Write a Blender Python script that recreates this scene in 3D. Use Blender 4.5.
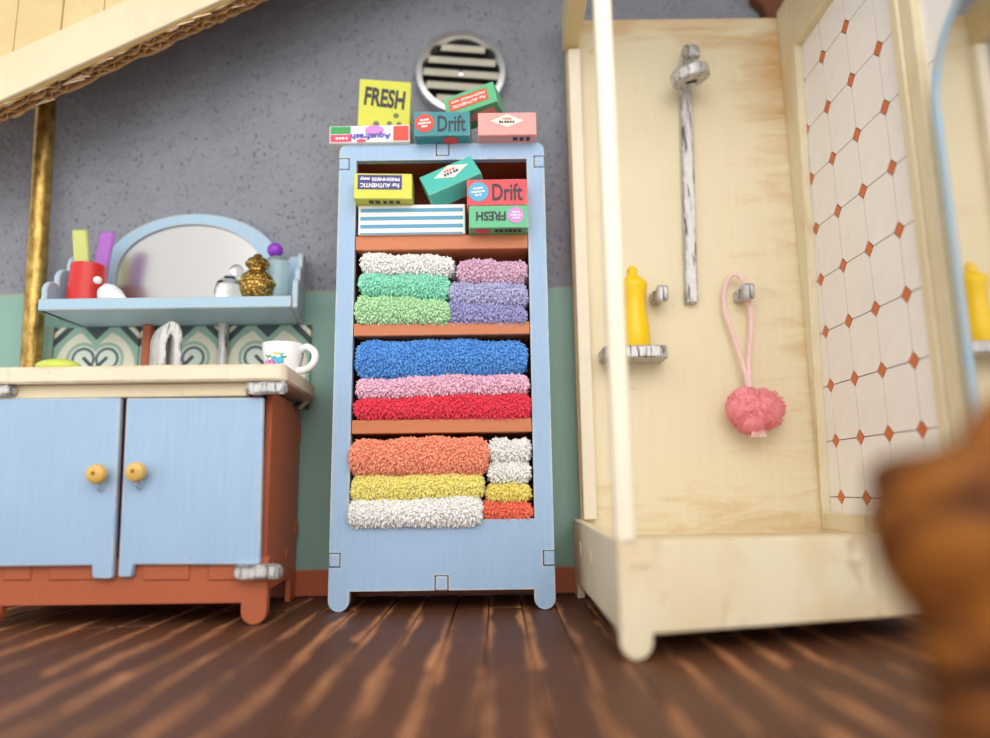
import bpy, bmesh, math, random
from mathutils import Vector, Matrix
from mathutils.geometry import tessellate_polygon

random.seed(7)
PI = math.pi
for o in list(bpy.data.objects):
    bpy.data.objects.remove(o, do_unlink=True)
scene = bpy.context.scene
COL = scene.collection

# ------------------------------------------------------------------ camera
FPX, CX, CY = 690.0, 495.0, 369.0
DIST, EYE = 2.78, 0.42                      # distance to the back wall, eye height
pitch, roll = math.radians(9.5), math.radians(0.75)
f_ = Vector((0, math.cos(pitch), math.sin(pitch)))
r0 = Vector((1, 0, 0)); u0 = r0.cross(f_)
r_ = math.cos(roll) * r0 - math.sin(roll) * u0
u_ = math.cos(roll) * u0 + math.sin(roll) * r0
CAM = Vector((0, -DIST, EYE))
cd = bpy.data.cameras.new('camera')
cam = bpy.data.objects.new('camera', cd); COL.objects.link(cam)
m = Matrix((r_, u_, -f_)).transposed().to_4x4(); m.translation = CAM
cam.matrix_world = m
cd.sensor_width = 36.0; cd.lens = FPX / 990.0 * 36.0
cd.clip_start = 0.02; cd.clip_end = 100
cd.dof.use_dof = True
cd.dof.focus_distance = (Vector((-0.3, -0.37, 0.9)) - CAM).dot(f_)
cd.dof.aperture_fstop = 0.38
scene.camera = cam

def at(px, py, Y):
    """world point seen at a picture point, on the plane y = Y"""
    d = f_ + r_ * ((px - CX) / FPX) - u_ * ((py - CY) / FPX)
    return CAM + d * ((DIST + Y) / d.y)

# ------------------------------------------------------------------ light
w = bpy.data.worlds.new('world'); scene.world = w; w.use_nodes = True
bg = w.node_tree.nodes['Background']
bg.inputs[0].default_value = (1.0, 0.985, 0.965, 1); bg.inputs[1].default_value = 1.08
ld = bpy.data.lights.new('window_light', 'AREA'); ld.shape = 'RECTANGLE'
ld.size = 6.5; ld.size_y = 3.4; ld.energy = 170; ld.color = (1.0, 0.97, 0.92)
lo = bpy.data.objects.new('window_light', ld); COL.objects.link(lo)
lo.location = (0.6, -6.0, 3.7)
lo.rotation_euler = (Vector((0.1, -0.3, 0.9)) - lo.location).to_track_quat('-Z', 'Y').to_euler()
scene.view_settings.view_transform = 'Standard'
scene.view_settings.look = 'None'
scene.view_settings.gamma = 1.0
scene.view_settings.use_curve_mapping = False
scene.view_settings.exposure = 0.30

# ------------------------------------------------------------------ materials
def lin(c):
    return tuple((v / 255 / 12.92) if v / 255 <= 0.04045 else ((v / 255 + 0.055) / 1.055) ** 2.4 for v in c) + (1.0,)

class NT:
    def __init__(s, name):
        s.m = bpy.data.materials.new(name); s.m.use_nodes = True
        s.t = s.m.node_tree; s.b = s.t.nodes['Principled BSDF']
    def n(s, typ, **kw):
        nd = s.t.nodes.new(typ)
        for k, v in kw.items(): setattr(nd, k, v)
        return nd
    def l(s, a, b): s.t.links.new(a, b)
    def set(s, nd, key, v):
        if hasattr(v, 'is_output') or isinstance(v, bpy.types.NodeSocket): s.l(v, nd.inputs[key])
        else: nd.inputs[key].default_value = v
    def coord(s, kind='Object', scale=(1, 1, 1)):
        tc = s.n('ShaderNodeTexCoord'); mp = s.n('ShaderNodeMapping')
        s.l(tc.outputs[kind], mp.inputs['Vector']); mp.inputs['Scale'].default_value = scale
        return mp.outputs[0]
    def noise(s, vec, scale, detail=4, rough=0.55, dist=0.0):
        nd = s.n('ShaderNodeTexNoise'); s.l(vec, nd.inputs['Vector'])
        nd.inputs['Scale'].default_value = scale; nd.inputs['Detail'].default_value = detail
        nd.inputs['Roughness'].default_value = rough; nd.inputs['Distortion'].default_value = dist
        return nd.outputs['Fac']
    def ramp(s, fac, stops):
        nd = s.n('ShaderNodeValToRGB'); s.l(fac, nd.inputs[0])
        e = nd.color_ramp.elements
        while len(e) < len(stops): e.new(0.5)
        for i, (p, c) in enumerate(stops):
            e[i].position = p; e[i].color = c if isinstance(c, tuple) else (c, c, c, 1)
        return nd.outputs[0]
    def mix(s, fac, a, b, mode='MIX'):
        nd = s.n('ShaderNodeMix', data_type='RGBA', blend_type=mode)
        s.set(nd, 0, fac); s.set(nd, 6, a); s.set(nd, 7, b)
        return nd.outputs[2]
    def math(s, op, a, b=0.0, c=None):
        nd = s.n('ShaderNodeMath', operation=op); s.set(nd, 0, a); s.set(nd, 1, b)
        if c is not None: s.set(nd, 2, c)
        return nd.outputs[0]
    def bump(s, h, strength=0.3, dist=0.01):
        nd = s.n('ShaderNodeBump'); s.l(h, nd.inputs['Height'])
        nd.inputs['Strength'].default_value = strength; nd.inputs['Distance'].default_value = dist
        s.l(nd.outputs[0], s.b.inputs['Normal'])
    def edge(s, radius):
        bv = s.n('ShaderNodeBevel', samples=3); bv.inputs['Radius'].default_value = radius
        g = s.n('ShaderNodeNewGeometry'); d = s.n('ShaderNodeVectorMath', operation='DOT_PRODUCT')
        s.l(bv.outputs[0], d.inputs[0]); s.l(g.outputs['Normal'], d.inputs[1])
        return s.math('SUBTRACT', 1.0, d.outputs['Value'])
    def fin(s, col, rough=0.5, metal=0.0, spec=0.4):
        s.set(s.b, 'Base Color', col); s.set(s.b, 'Roughness', rough)
        s.set(s.b, 'Metallic', metal); s.set(s.b, 'Specular IOR Level', spec)
        return s.m

def plain(name, rgb, rough=0.5, metal=0.0, var=0.07, scale=14.0):
    t = NT(name); c = t.coord()
    col = t.mix(t.noise(c, scale), lin([max(0, v * (1 - var)) for v in rgb]), lin([min(255, v * (1 + var)) for v in rgb]))
    return t.fin(col, rough, metal)

def paint(name, rgb, worn, rough=0.45, grain=(90, 90, 5), radius=0.006, wear=1.0, var=0.035):
    """brush-painted thin plywood, rubbed through along its edges"""
    t = NT(name); c = t.coord(scale=grain); c2 = t.coord()
    g = t.noise(c, 1.0, 3)
    base = t.mix(g, lin([v * (1 - var) for v in rgb]), lin([min(255, v * (1 + var)) for v in rgb]))
    base = t.mix(t.ramp(t.noise(c2, 3.0, 5), [(0.35, 0.0), (0.75, 0.35)]), base, lin([v * 0.93 for v in rgb]))
    e = t.edge(radius)
    k = t.math('MULTIPLY', t.math('MULTIPLY', e, 6.0 * wear), t.ramp(t.noise(c2, 14, 5), [(0.40, 0.0), (0.62, 1.0)]))
    k = t.math('MINIMUM', k, 1.0)
    chips = t.ramp(t.noise(c2, 60, 2), [(0.745, 0.0), (0.765, 1.0)])
    k = t.math('MAXIMUM', k, t.math('MULTIPLY', chips, 0.6))
    col = t.mix(k, base, lin(worn))
    t.bump(t.math('ADD', g, t.math('MULTIPLY', t.noise(c2, 30, 4), 0.6)), 0.25, 0.004)
    return t.fin(col, rough)

M = {}
M['blue'] = paint('blue_paint', (160, 189, 220), (226, 214, 188), radius=0.012, wear=0.9)
M['blue_pale'] = paint('pale_blue_paint', (166, 197, 218), (205, 188, 165), wear=1.5, radius=0.012)
M['terracotta'] = paint('terracotta_paint', (181, 96, 62), (120, 62, 40), radius=0.004, wear=0.8)
M['shelf'] = paint('shelf_paint', (203, 122, 80), (225, 170, 130), grain=(5, 60, 60), radius=0.005)
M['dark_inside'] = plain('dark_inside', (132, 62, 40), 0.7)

def cream_mat(name, rgb, stain, amount=1.0, grain=(60, 60, 4)):
    t = NT(name); c = t.coord(); g = t.noise(t.coord(scale=grain), 1.0, 3)
    base = t.mix(g, lin([v * 0.97 for v in rgb]), lin(rgb))
    s1 = t.ramp(t.noise(c, 2.2, 6, 0.6, 0.6), [(0.50, 0.0), (0.78, 0.75 * amount)])
    s2 = t.ramp(t.noise(t.coord(scale=(1, 1, 0.35)), 7.0, 6, 0.65, 1.2), [(0.60, 0.0), (0.78, 0.8 * amount)])
    col = t.mix(s1, base, lin(stain)); col = t.mix(s2, col, lin([v * 0.86 for v in stain]))
    sp = t.ramp(t.noise(c, 45, 2), [(0.765, 0.0), (0.785, 0.7)])
    col = t.mix(sp, col, lin((140, 104, 66)))
    e = t.math('MINIMUM', t.math('MULTIPLY', t.math('MULTIPLY', t.edge(0.008), 3.5), t.ramp(t.noise(c, 12, 4), [(0.42, 0.0), (0.7, 1.0)])), 0.7)
    col = t.mix(e, col, lin((196, 152, 96)))
    t.bump(t.math('ADD', g, t.noise(c, 18, 4)), 0.18, 0.005)
    return t.fin(col, 0.42)
def stained_back():
    t = NT('stained_cream_panel'); c = t.coord()
    g = t.noise(t.coord(scale=(60, 60, 4)), 1.0, 3)
    base = t.mix(g, lin((228, 214, 178)), lin((236, 224, 192)))
    sx = t.n('ShaderNodeSeparateXYZ'); t.l(c, sx.inputs[0]); X, Z = sx.outputs[0], sx.outputs[2]
    mp = t.n('ShaderNodeMapping'); t.l(c, mp.inputs[0]); mp.inputs['Rotation'].default_value = (0, 0.6, 0); mp.inputs['Scale'].default_value = (2.2, 1, 11)
    st = t.noise(mp.outputs[0], 1.6, 6, 0.62, 0.7)                  # brush-shaped streaks of old varnish
    right = t.math('MULTIPLY', t.ramp(X, [(0.16, 0.0), (0.46, 1.0)]), t.ramp(t.math('MULTIPLY', Z, 0.4), [(0.5, 0.30), (0.86, 1.0)]))
    topb = t.math('MULTIPLY', t.ramp(t.math('MULTIPLY', Z, 0.4), [(0.86, 0.0), (0.955, 1.0)]), 0.8)
    low = t.math('MULTIPLY', t.ramp(t.math('MULTIPLY', Z, 0.4), [(0.10, 1.0), (0.20, 0.0)]), 0.45)
    rim = t.ramp(X, [(0.40, 0.0), (0.49, 0.8)])
    w_ = t.math('MAXIMUM', t.math('MAXIMUM', right, topb), t.math('MAXIMUM', low, rim))
    k = t.math('MULTIPLY', t.ramp(t.math('ADD', t.math('MULTIPLY', w_, 0.34), t.math('MULTIPLY', st, 0.75)), [(0.46, 0.0), (0.78, 1.0)]), 0.85)
    col = t.mix(k, base, lin((206, 158, 96)))
    sp = t.ramp(t.noise(c, 45, 2), [(0.765, 0.0), (0.785, 0.7)]); col = t.mix(sp, col, lin((140, 104, 66)))
    t.bump(t.math('ADD', g, t.noise(c, 18, 4)), 0.18, 0.005)
    return t.fin(col, 0.42)
M['stained'] = stained_back()
M['cream'] = cream_mat('cream_paint', (234, 222, 190), (212, 172, 116), 1.0)
M['cream_clean'] = cream_mat('cream_paint_clean', (228, 214, 180), (214, 184, 130), 0.5)
M['ivory'] = plain('ivory_paint', (240, 230, 206), 0.4, var=0.03)
M['wood_pale'] = cream_mat('pale_wood', (224, 202, 150), (206, 168, 108), 0.8, (30, 30, 3))
M['counter'] = cream_mat('counter_paint', (236, 224, 200), (218, 196, 152), 0.5, (4, 60, 60))
M['bare_wood'] = plain('bare_wood', (204, 166, 100), 0.6)

def stucco():
    t = NT('wall_plaster'); c = t.coord()
    n1 = t.noise(c, 2.4, 6, 0.6); n2 = t.noise(c, 34, 4, 0.6)
    col = t.mix(n1, lin((122, 124, 133)), lin((160, 163, 173)))
    pit = t.ramp(t.noise(t.coord(scale=(1.4, 1, 0.8)), 78, 2, 0.5), [(0.28, 1.0), (0.34, 0.0)])
    col = t.mix(t.math('MULTIPLY', pit, 0.65), col, lin((90, 88, 94)))
    st = t.ramp(t.noise(c, 1.7, 5, 0.7, 0.5), [(0.66, 0.0), (0.78, 0.5)])
    col = t.mix(st, col, lin((150, 128, 110)))
    h = t.math('SUBTRACT', t.math('ADD', t.math('MULTIPLY', n2, 0.5), t.noise(c, 9, 3)), t.math('MULTIPLY', pit, 0.8))
    t.bump(h, 1.0, 0.025)
    return t.fin(col, 0.75)
M['plaster'] = stucco()
M['mint'] = paint('mint_paper', (140, 178, 166), (176, 140, 104), rough=0.6, wear=1.4, radius=0.02, grain=(8, 8, 3))
M['brown_beam'] = plain('brown_beam', (104, 60, 36), 0.7, var=0.3, scale=9)

def plank_mat():
    t = NT('worn_floor_boards')
    tc = t.n('ShaderNodeTexCoord'); oi = t.n('ShaderNodeObjectInfo')
    sx = t.n('ShaderNodeSeparateXYZ'); t.l(tc.outputs['Generated'], sx.inputs[0])
    add = t.n('ShaderNodeVectorMath', operation='ADD'); geo = t.n('ShaderNodeNewGeometry')
    cv = t.n('ShaderNodeCombineXYZ')
    t.l(t.math('MULTIPLY', oi.outputs['Random'], 37.0), cv.inputs[0])
    t.l(geo.outputs['Position'], add.inputs[0]); t.l(cv.outputs[0], add.inputs[1])
    def vec(s):
        mp = t.n('ShaderNodeMapping'); mp.inputs['Scale'].default_value = s
        t.l(add.outputs[0], mp.inputs[0]); return mp.outputs[0]
    grain = t.noise(vec((60, 4, 4)), 1.0, 5, 0.6)
    base = t.mix(grain, lin((66, 39, 28)), lin((114, 70, 45)))
    base = t.mix(t.math('MULTIPLY', oi.outputs['Random'], 0.45), base, lin((76, 46, 34)))
    ex = t.math('MULTIPLY', t.math('ABSOLUTE', t.math('SUBTRACT', sx.outputs[0], 0.5)), 2.0)
    blot = t.noise(vec((9, 2.4, 2)), 1.0, 5, 0.65)
    k = t.math('ADD', t.math('MULTIPLY', ex, 0.55), t.math('MULTIPLY', blot, 0.95))
    k = t.ramp(k, [(0.84, 0.0), (1.04, 0.9)])
    k = t.math('MULTIPLY', k, t.ramp(t.noise(vec((3, 1.1, 1)), 1.3, 3), [(0.40, 0.0), (0.55, 1.0)]))
    worn = t.mix(t.noise(vec((40, 6, 4)), 1.0, 4), lin((160, 98, 60)), lin((214, 156, 108)))
    col = t.mix(k, base, worn)
    t.bump(grain, 0.25, 0.006)
    return t.fin(col, t.math('ADD', 0.42, t.math('MULTIPLY', blot, 0.25)), 0, 0.25)
M['plank'] = plank_mat()
M['groove'] = plain('floor_groove', (30, 18, 13), 0.9)

def silver_mat():
    t = NT('flaking_silver_paint'); c = t.coord(); cs = t.coord(scale=(70, 70, 7))
    k = t.ramp(t.noise(cs, 1.0, 5, 0.7), [(0.38, 1.0), (0.47, 0.0)])
    k = t.math('MAXIMUM', k, t.math('MINIMUM', t.math('MULTIPLY', t.math('MULTIPLY', t.edge(0.012), 6.0), t.ramp(t.noise(c, 40, 4), [(0.44, 0.0), (0.6, 1.0)])), 1.0))
    col = t.mix(k, t.mix(t.noise(c, 30), lin((188, 186, 184)), lin((224, 223, 222))), lin((62, 54, 50)))
    t.bump(t.noise(cs, 1.0, 5), 0.3, 0.004)
    return t.fin(col, 0.4, 0.25)
M['silver'] = silver_mat()
M['chrome'] = plain('chrome', (200, 200, 202), 0.22, 0.9, 0.04)
M['slat'] = plain('slat_cream', (214, 208, 192), 0.45, 0.2)
M['black'] = plain('vent_dark', (26, 22, 20), 0.8)
def brass():
    t = NT('rubbed_brass'); c = t.coord(scale=(30, 30, 14))
    col = t.mix(t.ramp(t.noise(c, 1.0, 5, 0.7), [(0.35, 0.0), (0.65, 1.0)]), lin((124, 92, 42)), lin((204, 172, 98)))
    t.bump(t.noise(c, 2.0, 4), 0.25, 0.004)
    return t.fin(col, 0.34, 0.75)
M['brass'] = brass()
def antique():
    t = NT('antique_gold'); c = t.coord()
    v = t.n('ShaderNodeTexVoronoi'); t.l(c, v.inputs['Vector']); v.inputs['Scale'].default_value = 75
    k = t.ramp(v.outputs['Distance'], [(0.2, 1.0), (0.55, 0.0)])
    col = t.mix(k, lin((140, 106, 46)), lin((230, 194, 108)))
    t.bump(k, 0.35, 0.004)
    return t.fin(col, 0.35, 0.8)
M['gold'] = antique()
M['mirror'] = NT('mirror_glass').fin((0.86, 0.86, 0.86, 1), 0.06, 1.0)
M['mirror_dull'] = NT('dull_mirror_glass').fin((0.52, 0.51, 0.50, 1), 0.25, 0.9)
def glass(name, rgb, rough=0.03, trans=1.0):
    t = NT(name); t.fin(lin(rgb), rough); t.b.inputs['Transmission Weight'].default_value = trans
    t.b.inputs['IOR'].default_value = 1.35
    return t.m
M['glass'] = glass('clear_glass', (240, 243, 242))
M['glass_teal'] = glass('teal_glass', (226, 242, 240), 0.1, 0.8)
M['acryl_yellow'] = glass('yellow_acrylic', (244, 248, 160), 0.2, 0.5)
M['acryl_purple'] = glass('purple_acrylic', (214, 140, 236), 0.2, 0.5)
M['purple_bead'] = plain('purple_bead', (140, 60, 190), 0.2)
M['red_plastic'] = plain('red_plastic', (206, 44, 40), 0.35, var=0.03)
M['white_glaze'] = plain('white_glaze', (240, 240, 242), 0.12, var=0.01)
M['lime'] = plain('lime_soap', (200, 214, 92), 0.4)
M['yellow_plastic'] = plain('yellow_plastic', (247, 205, 22), 0.3, var=0.02)
M['knob_wood'] = plain('knob_wood', (218, 178, 96), 0.35, var=0.1, scale=30)
M['hole'] = plain('knob_hole', (120, 84, 44), 0.8)
M['cord'] = plain('pink_cord', (246, 204, 200), 0.8)
M['puff'] = plain('pink_puff', (255, 146, 154), 0.85, var=0.12, scale=20)
M['tile_white'] = plain('white_tile', (245, 241, 238), 0.18, var=0.02)
M['tile_orange'] = plain('orange_tile', (208, 112, 62), 0.3, var=0.06)
M['grout'] = plain('grey_grout', (120, 116, 112), 0.8)
M['card_kraft'] = plain('kraft_card', (176, 134, 88), 0.85, var=0.25, scale=22)
M['card_pale'] = plain('torn_card', (214, 192, 160), 0.85, var=0.12, scale=22)
M['carton_edge'] = plain('carton_edge', (226, 214, 186), 0.7)
for n_, rgb in dict(box_yellow=(214, 214, 74), box_teal=(52, 140, 148), box_pink=(236, 164, 160), box_green=(98, 190, 140),
                    box_turquoise=(88, 196, 182), box_red=(222, 76, 84), box_white=(238, 238, 234), ink=(52, 48, 58), ink_purple=(70, 60, 130),
                    ink_white=(240, 240, 240), ink_red=(226, 78, 64), ink_orange=(226, 92, 52), ink_blue=(84, 176, 214), ink_violet=(208, 142, 208),
                    ink_grey=(110, 112, 84), ink_stripe=(86, 156, 190), ink_green=(60, 160, 84), ink_pink=(230, 72, 112), ink_cream=(246, 238, 220),
                    ink_brandblue=(92, 84, 190)).items():
    M[n_] = paint(n_, rgb, (232, 226, 206), rough=0.42, radius=0.004, wear=0.7, grain=(40, 40, 40), var=0.03) if n_.startswith('box') else plain(n_, rgb, 0.45, var=0.05)

def cement_tile():
    t = NT('patterned_cement_tile'); tc = t.n('ShaderNodeTexCoord'); s = t.n('ShaderNodeSeparateXYZ')
    t.l(tc.outputs['Generated'], s.inputs[0])
    U = t.math('ABSOLUTE', t.math('SUBTRACT', s.outputs[0], 0.5)); V = t.math('ABSOLUTE', t.math('SUBTRACT', s.outputs[2], 0.5))
    def dist(cx, cy):
        a = t.math('SUBTRACT', U, cx); b = t.math('SUBTRACT', V, cy)
        return t.math('SQRT', t.math('ADD', t.math('MULTIPLY', a, a), t.math('MULTIPLY', b, b)))
    def lt(a, b): return t.math('LESS_THAN', a, b)
    dark, cream, mint, blue = lin((64, 78, 84)), lin((226, 224, 206)), lin((150, 186, 170)), lin((84, 108, 128))
    R = dist(0.0, 0.0); S = t.math('ADD', U, V)
    col = t.mix(lt(S, 0.93), dark, cream)
    col = t.mix(lt(S, 0.86), col, dark)
    col = t.mix(lt(S, 0.76), col, mint)
    col = t.mix(lt(R, 0.47), col, cream)
    P = dist(0.14, 0.12)
    col = t.mix(lt(P, 0.20), col, mint)
    col = t.mix(lt(P, 0.16), col, cream); col = t.mix(lt(P, 0.14), col, blue); col = t.mix(lt(P, 0.105), col, lin((214, 226, 214)))
    C = t.math('ADD', U, t.math('SUBTRACT', 0.5, V))
    col = t.mix(lt(C, 0.24), col, mint); col = t.mix(lt(C, 0.15), col, dark)
    col = t.mix(t.math('MULTIPLY', lt(t.math('ABSOLUTE', t.math('SUBTRACT', U, V)), 0.03), lt(R, 0.2)), col, dark)
    return t.fin(col, 0.4)
M['cement_tile'] = cement_tile()

def fabric(rgb):
    key = 'terry_%d_%d_%d' % rgb
    if key not in M:
        t = NT(key); c = t.coord()
        col = t.mix(t.noise(c, 46, 3), lin([v * 0.95 for v in rgb]), lin([min(253, v * 1.05) for v in rgb]))
        t.fin(col, 0.9, 0, 0.15); t.b.inputs['Sheen Weight'].default_value = 0.15
        M[key] = t.m
    return M[key]

def carved_wood():
    t = NT('carved_brown_wood'); c = t.coord(scale=(4, 4, 10))
    n = t.noise(c, 1.9, 6, 0.6, 1.4)
    col = t.ramp(n, [(0.36, lin((44, 20, 6))), (0.5, lin((112, 62, 18))), (0.64, lin((164, 102, 38)))])
    t.bump(n, 0.6, 0.02)
    return t.fin(col, 0.6, 0, 0.2)
M['carved'] = carved_wood()

# ------------------------------------------------------------------ mesh helpers
class MB:
    def __init__(s): s.v = []; s.f = []
    def add(s, vs, fs):
        b = len(s.v); s.v += [Vector(v) for v in vs]; s.f += [tuple(b + i for i in f) for f in fs]; return s
    def box(s, x0, x1, y0, y1, z0, z1):
        return s.add([(x, y, z) for z in (z0, z1) for y in (y0, y1) for x in (x0, x1)],
                     [(0, 2, 3, 1), (4, 5, 7, 6), (0, 1, 5, 4), (2, 6, 7, 3), (0, 4, 6, 2), (1, 3, 7, 5)])
    def prism(s, poly, axis, a, b, holes=()):
        """polygon extruded along an axis: y uses (x,z) points, z uses (x,y), x uses (y,z)"""
        put = {'y': lambda p, d: (p[0], d, p[1]), 'z': lambda p, d: (p[0], p[1], d), 'x': lambda p, d: (d, p[0], p[1])}[axis]
        loops = [list(poly)] + [list(h) for h in holes]
        flat = [p for L in loops for p in L]; n = len(flat); base = 0; fs = []
        for L in loops:
            k = len(L)
            for i in range(k): fs.append((base + i, base + (i + 1) % k, n + base + (i + 1) % k, n + base + i))
            base += k
        if holes:
            tri = tessellate_polygon([[Vector((p[0], p[1], 0)) for p in L] for L in loops])
            fs += [tuple(t) for t in tri] + [tuple(n + i for i in reversed(t)) for t in tri]
        else:
            fs += [tuple(range(n)), tuple(reversed(range(n, 2 * n)))]
        return s.add([put(p, a) for p in flat] + [put(p, b) for p in flat], fs)
    def lathe(s, prof, c=(0, 0, 0), seg=24, axis='z', sx=1.0, sy=1.0):
        vs = []; n = len(prof)
        for k in range(seg):
            a = 2 * PI * k / seg
            for r, h in prof:
                p = (r * math.cos(a) * sx, r * math.sin(a) * sy, h)
                if axis == 'y': p = (p[0], h, p[1])
                if axis == 'x': p = (h, p[0], p[1])
                vs.append((p[0] + c[0], p[1] + c[1], p[2] + c[2]))
        fs = []
        for k in range(seg):
            j = (k + 1) % seg
            for i in range(n - 1): fs.append((k * n + i, j * n + i, j * n + i + 1, k * n + i + 1))
        if prof[0][0] > 1e-6: fs.append(tuple(k * n for k in reversed(range(seg))))
        if prof[-1][0] > 1e-6: fs.append(tuple(k * n + n - 1 for k in range(seg)))
        return s.add(vs, fs)
    def ball(s, c, r, seg=18, rings=10, sc=(1, 1, 1)):
        prof = [(math.sin(PI * i / rings) * r, -math.cos(PI * i / rings) * r) for i in range(rings + 1)]
        t = MB().lathe(prof, seg=seg)
        return s.add([(v.x * sc[0] + c[0], v.y * sc[1] + c[1], v.z * sc[2] + c[2]) for v in t.v], t.f)
    def tube(s, pts, r, seg=8, twist=0.0):
        pts = [Vector(p) for p in pts]; n = len(pts); vs = []
        rr = r if isinstance(r, (list, tuple)) else [r] * n
        for i, p in enumerate(pts):
            t = (pts[min(i + 1, n - 1)] - pts[max(i - 1, 0)]).normalized()
            a = t.cross(Vector((0, 1, 0.01))); a = a.normalized() if a.length > 1e-4 else Vector((1, 0, 0))
            b = t.cross(a)
            for k in range(seg):
                g = 2 * PI * k / seg + twist * i
                vs.append(p + a * math.cos(g) * rr[i] + b * math.sin(g) * rr[i])
        fs = [(i * seg + k, i * seg + (k + 1) % seg, (i + 1) * seg + (k + 1) % seg, (i + 1) * seg + k) for i in range(n - 1) for k in range(seg)]
        fs += [tuple(reversed(range(seg))), tuple((n - 1) * seg + k for k in range(seg))]
        return s.add(vs, fs)
    def mesh(s, name, mat, bevel=0.0, smooth=True, origin=None, seg=1):
        bm = bmesh.new()
        o = Vector(origin) if origin is not None else Vector((0, 0, 0))
        vs = [bm.verts.new(v - o) for v in s.v]
        for f in s.f:
            try: bm.faces.new([vs[i] for i in f])
            except ValueError: pass
        bmesh.ops.remove_doubles(bm, verts=bm.verts, dist=1e-6)
        bmesh.ops.recalc_face_normals(bm, faces=bm.faces)
        if bevel:
            es = [e for e in bm.edges if len(e.link_faces) == 2 and e.calc_face_angle(0) > 0.6]
            bmesh.ops.bevel(bm, geom=es, offset=bevel, segments=seg, affect='EDGES', clamp_overlap=True)
        me = bpy.data.meshes.new(name); bm.to_mesh(me); bm.free()
        me.materials.append(M[mat] if isinstance(mat, str) else mat)
        if smooth:
            me.polygons.foreach_set('use_smooth', [True] * len(me.polygons))
            me.set_sharp_from_angle(angle=0.6)
        return me
    def build(s, name, mat, parent=None, bevel=0.0, smooth=True, local=False, seg=1):
        """one mesh object; world coordinates, moved into the parent's frame"""
        org = Vector((0, 0, 0))
        if parent is not None and not local:
            p = parent
            while p.parent is not None: p = p.parent
            org = p.location
        if parent is None:
            lo = Vector([min(v[i] for v in s.v) for i in range(3)]); hi = Vector([max(v[i] for v in s.v) for i in range(3)])
            org = Vector(((lo.x + hi.x) / 2, (lo.y + hi.y) / 2, lo.z))
        ob = bpy.data.objects.new(name, s.mesh(name, mat, bevel, smooth, org, seg)); COL.objects.link(ob)
        if parent is not None: ob.parent = parent
        else: ob.location = org
        return ob

def thing(name, label, cat, loc, group=None, rot=(0, 0, 0)):
    o = bpy.data.objects.new(name, None); COL.objects.link(o)
    o.empty_display_size = 0.05
    o.location = loc; o.rotation_euler = rot; o['label'] = label; o['category'] = cat
    if group: o['group'] = group
    return o
def tag(o, label, cat, group=None):
    o['label'] = label; o['category'] = cat
    if group: o['group'] = group
    return o
def struct(o, label=None):
    o['kind'] = 'structure'
    if label: o['label'] = label
    return o
def link_copy(me, name, parent, loc=(0, 0, 0)):
    o = bpy.data.objects.new(name, me); COL.objects.link(o); o.parent = parent; o.location = loc; return o
def arc(cx, cz, r, a0, a1, n, rz=None):
    return [(cx + r * math.cos(math.radians(a0 + (a1 - a0) * i / n)), cz + (rz or r) * math.sin(math.radians(a0 + (a1 - a0) * i / n))) for i in range(n + 1)]

_txt = {}
def text_mb(body, width, height, bold=0.02):
    """flat lettering centred on 0,0 in the x,z plane, stretched to width and height"""
    key = (body, bold)
    if key not in _txt:
        cu = bpy.data.curves.new('lettering', 'FONT'); cu.body = body; cu.align_x = 'CENTER'; cu.offset = bold; cu.resolution_u = 3
        cu.space_line = 0.85
        ob = bpy.data.objects.new('lettering', cu); me = bpy.data.meshes.new_from_object(ob)
        _txt[key] = ([v.co.copy() for v in me.vertices], [tuple(p.vertices) for p in me.polygons])
        bpy.data.objects.remove(ob); bpy.data.meshes.remove(me); bpy.data.curves.remove(cu)
    vs, fs = _txt[key]
    x0, x1 = min(v.x for v in vs), max(v.x for v in vs); y0, y1 = min(v.y for v in vs), max(v.y for v in vs)
    out = MB(); sx, sz = width / (x1 - x0), height / (y1 - y0)
    return out.add([((v.x - (x0 + x1) / 2) * sx, 0, (v.y - (y0 + y1) / 2) * sz) for v in vs], fs)
def disc_mb(r, seg=24, sx=1, sz=1):
    return MB().add([(r * sx * math.cos(2 * PI * k / seg), 0, r * sz * math.sin(2 * PI * k / seg)) for k in range(seg)], [tuple(range(seg))])
def rect_mb(w, h):
    return MB().add([(-w / 2, 0, -h / 2), (w / 2, 0, -h / 2), (w / 2, 0, h / 2), (-w / 2, 0, h / 2)], [(0, 1, 2, 3)])

# ------------------------------------------------------------------ setting
fb = MB().box(-2.7, 2.6, -2.75, 0.02, -0.06, -0.022).build('floor', 'groove'); struct(fb)
PW = 0.116
x = -2.7
pmesh = {}
while x < 2.55:
    y = 0.02 - random.uniform(0, 0.5); first = True
    y1 = 0.02
    while y1 > -2.7:
        L = round(random.choice([0.5, 0.8, 1.0, 1.3]), 2) if not first else round(random.choice([0.3, 0.55, 0.8, 1.1]), 2)
        first = False
        L = min(L, y1 + 2.75)
        if L < 0.08: break
        key = round(L, 2)
        if key not in pmesh:
            pmesh[key] = MB().box(-PW / 2 + 0.002, PW / 2 - 0.002, -L + 0.002, -0.002, -0.024, 0.0).mesh('plank', 'plank', 0.004)
        p = link_copy(pmesh[key], 'plank', fb, Vector((x + PW / 2, y1, random.uniform(-0.003, 0.0))) - fb.location)
        y1 -= L
    x += PW

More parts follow.
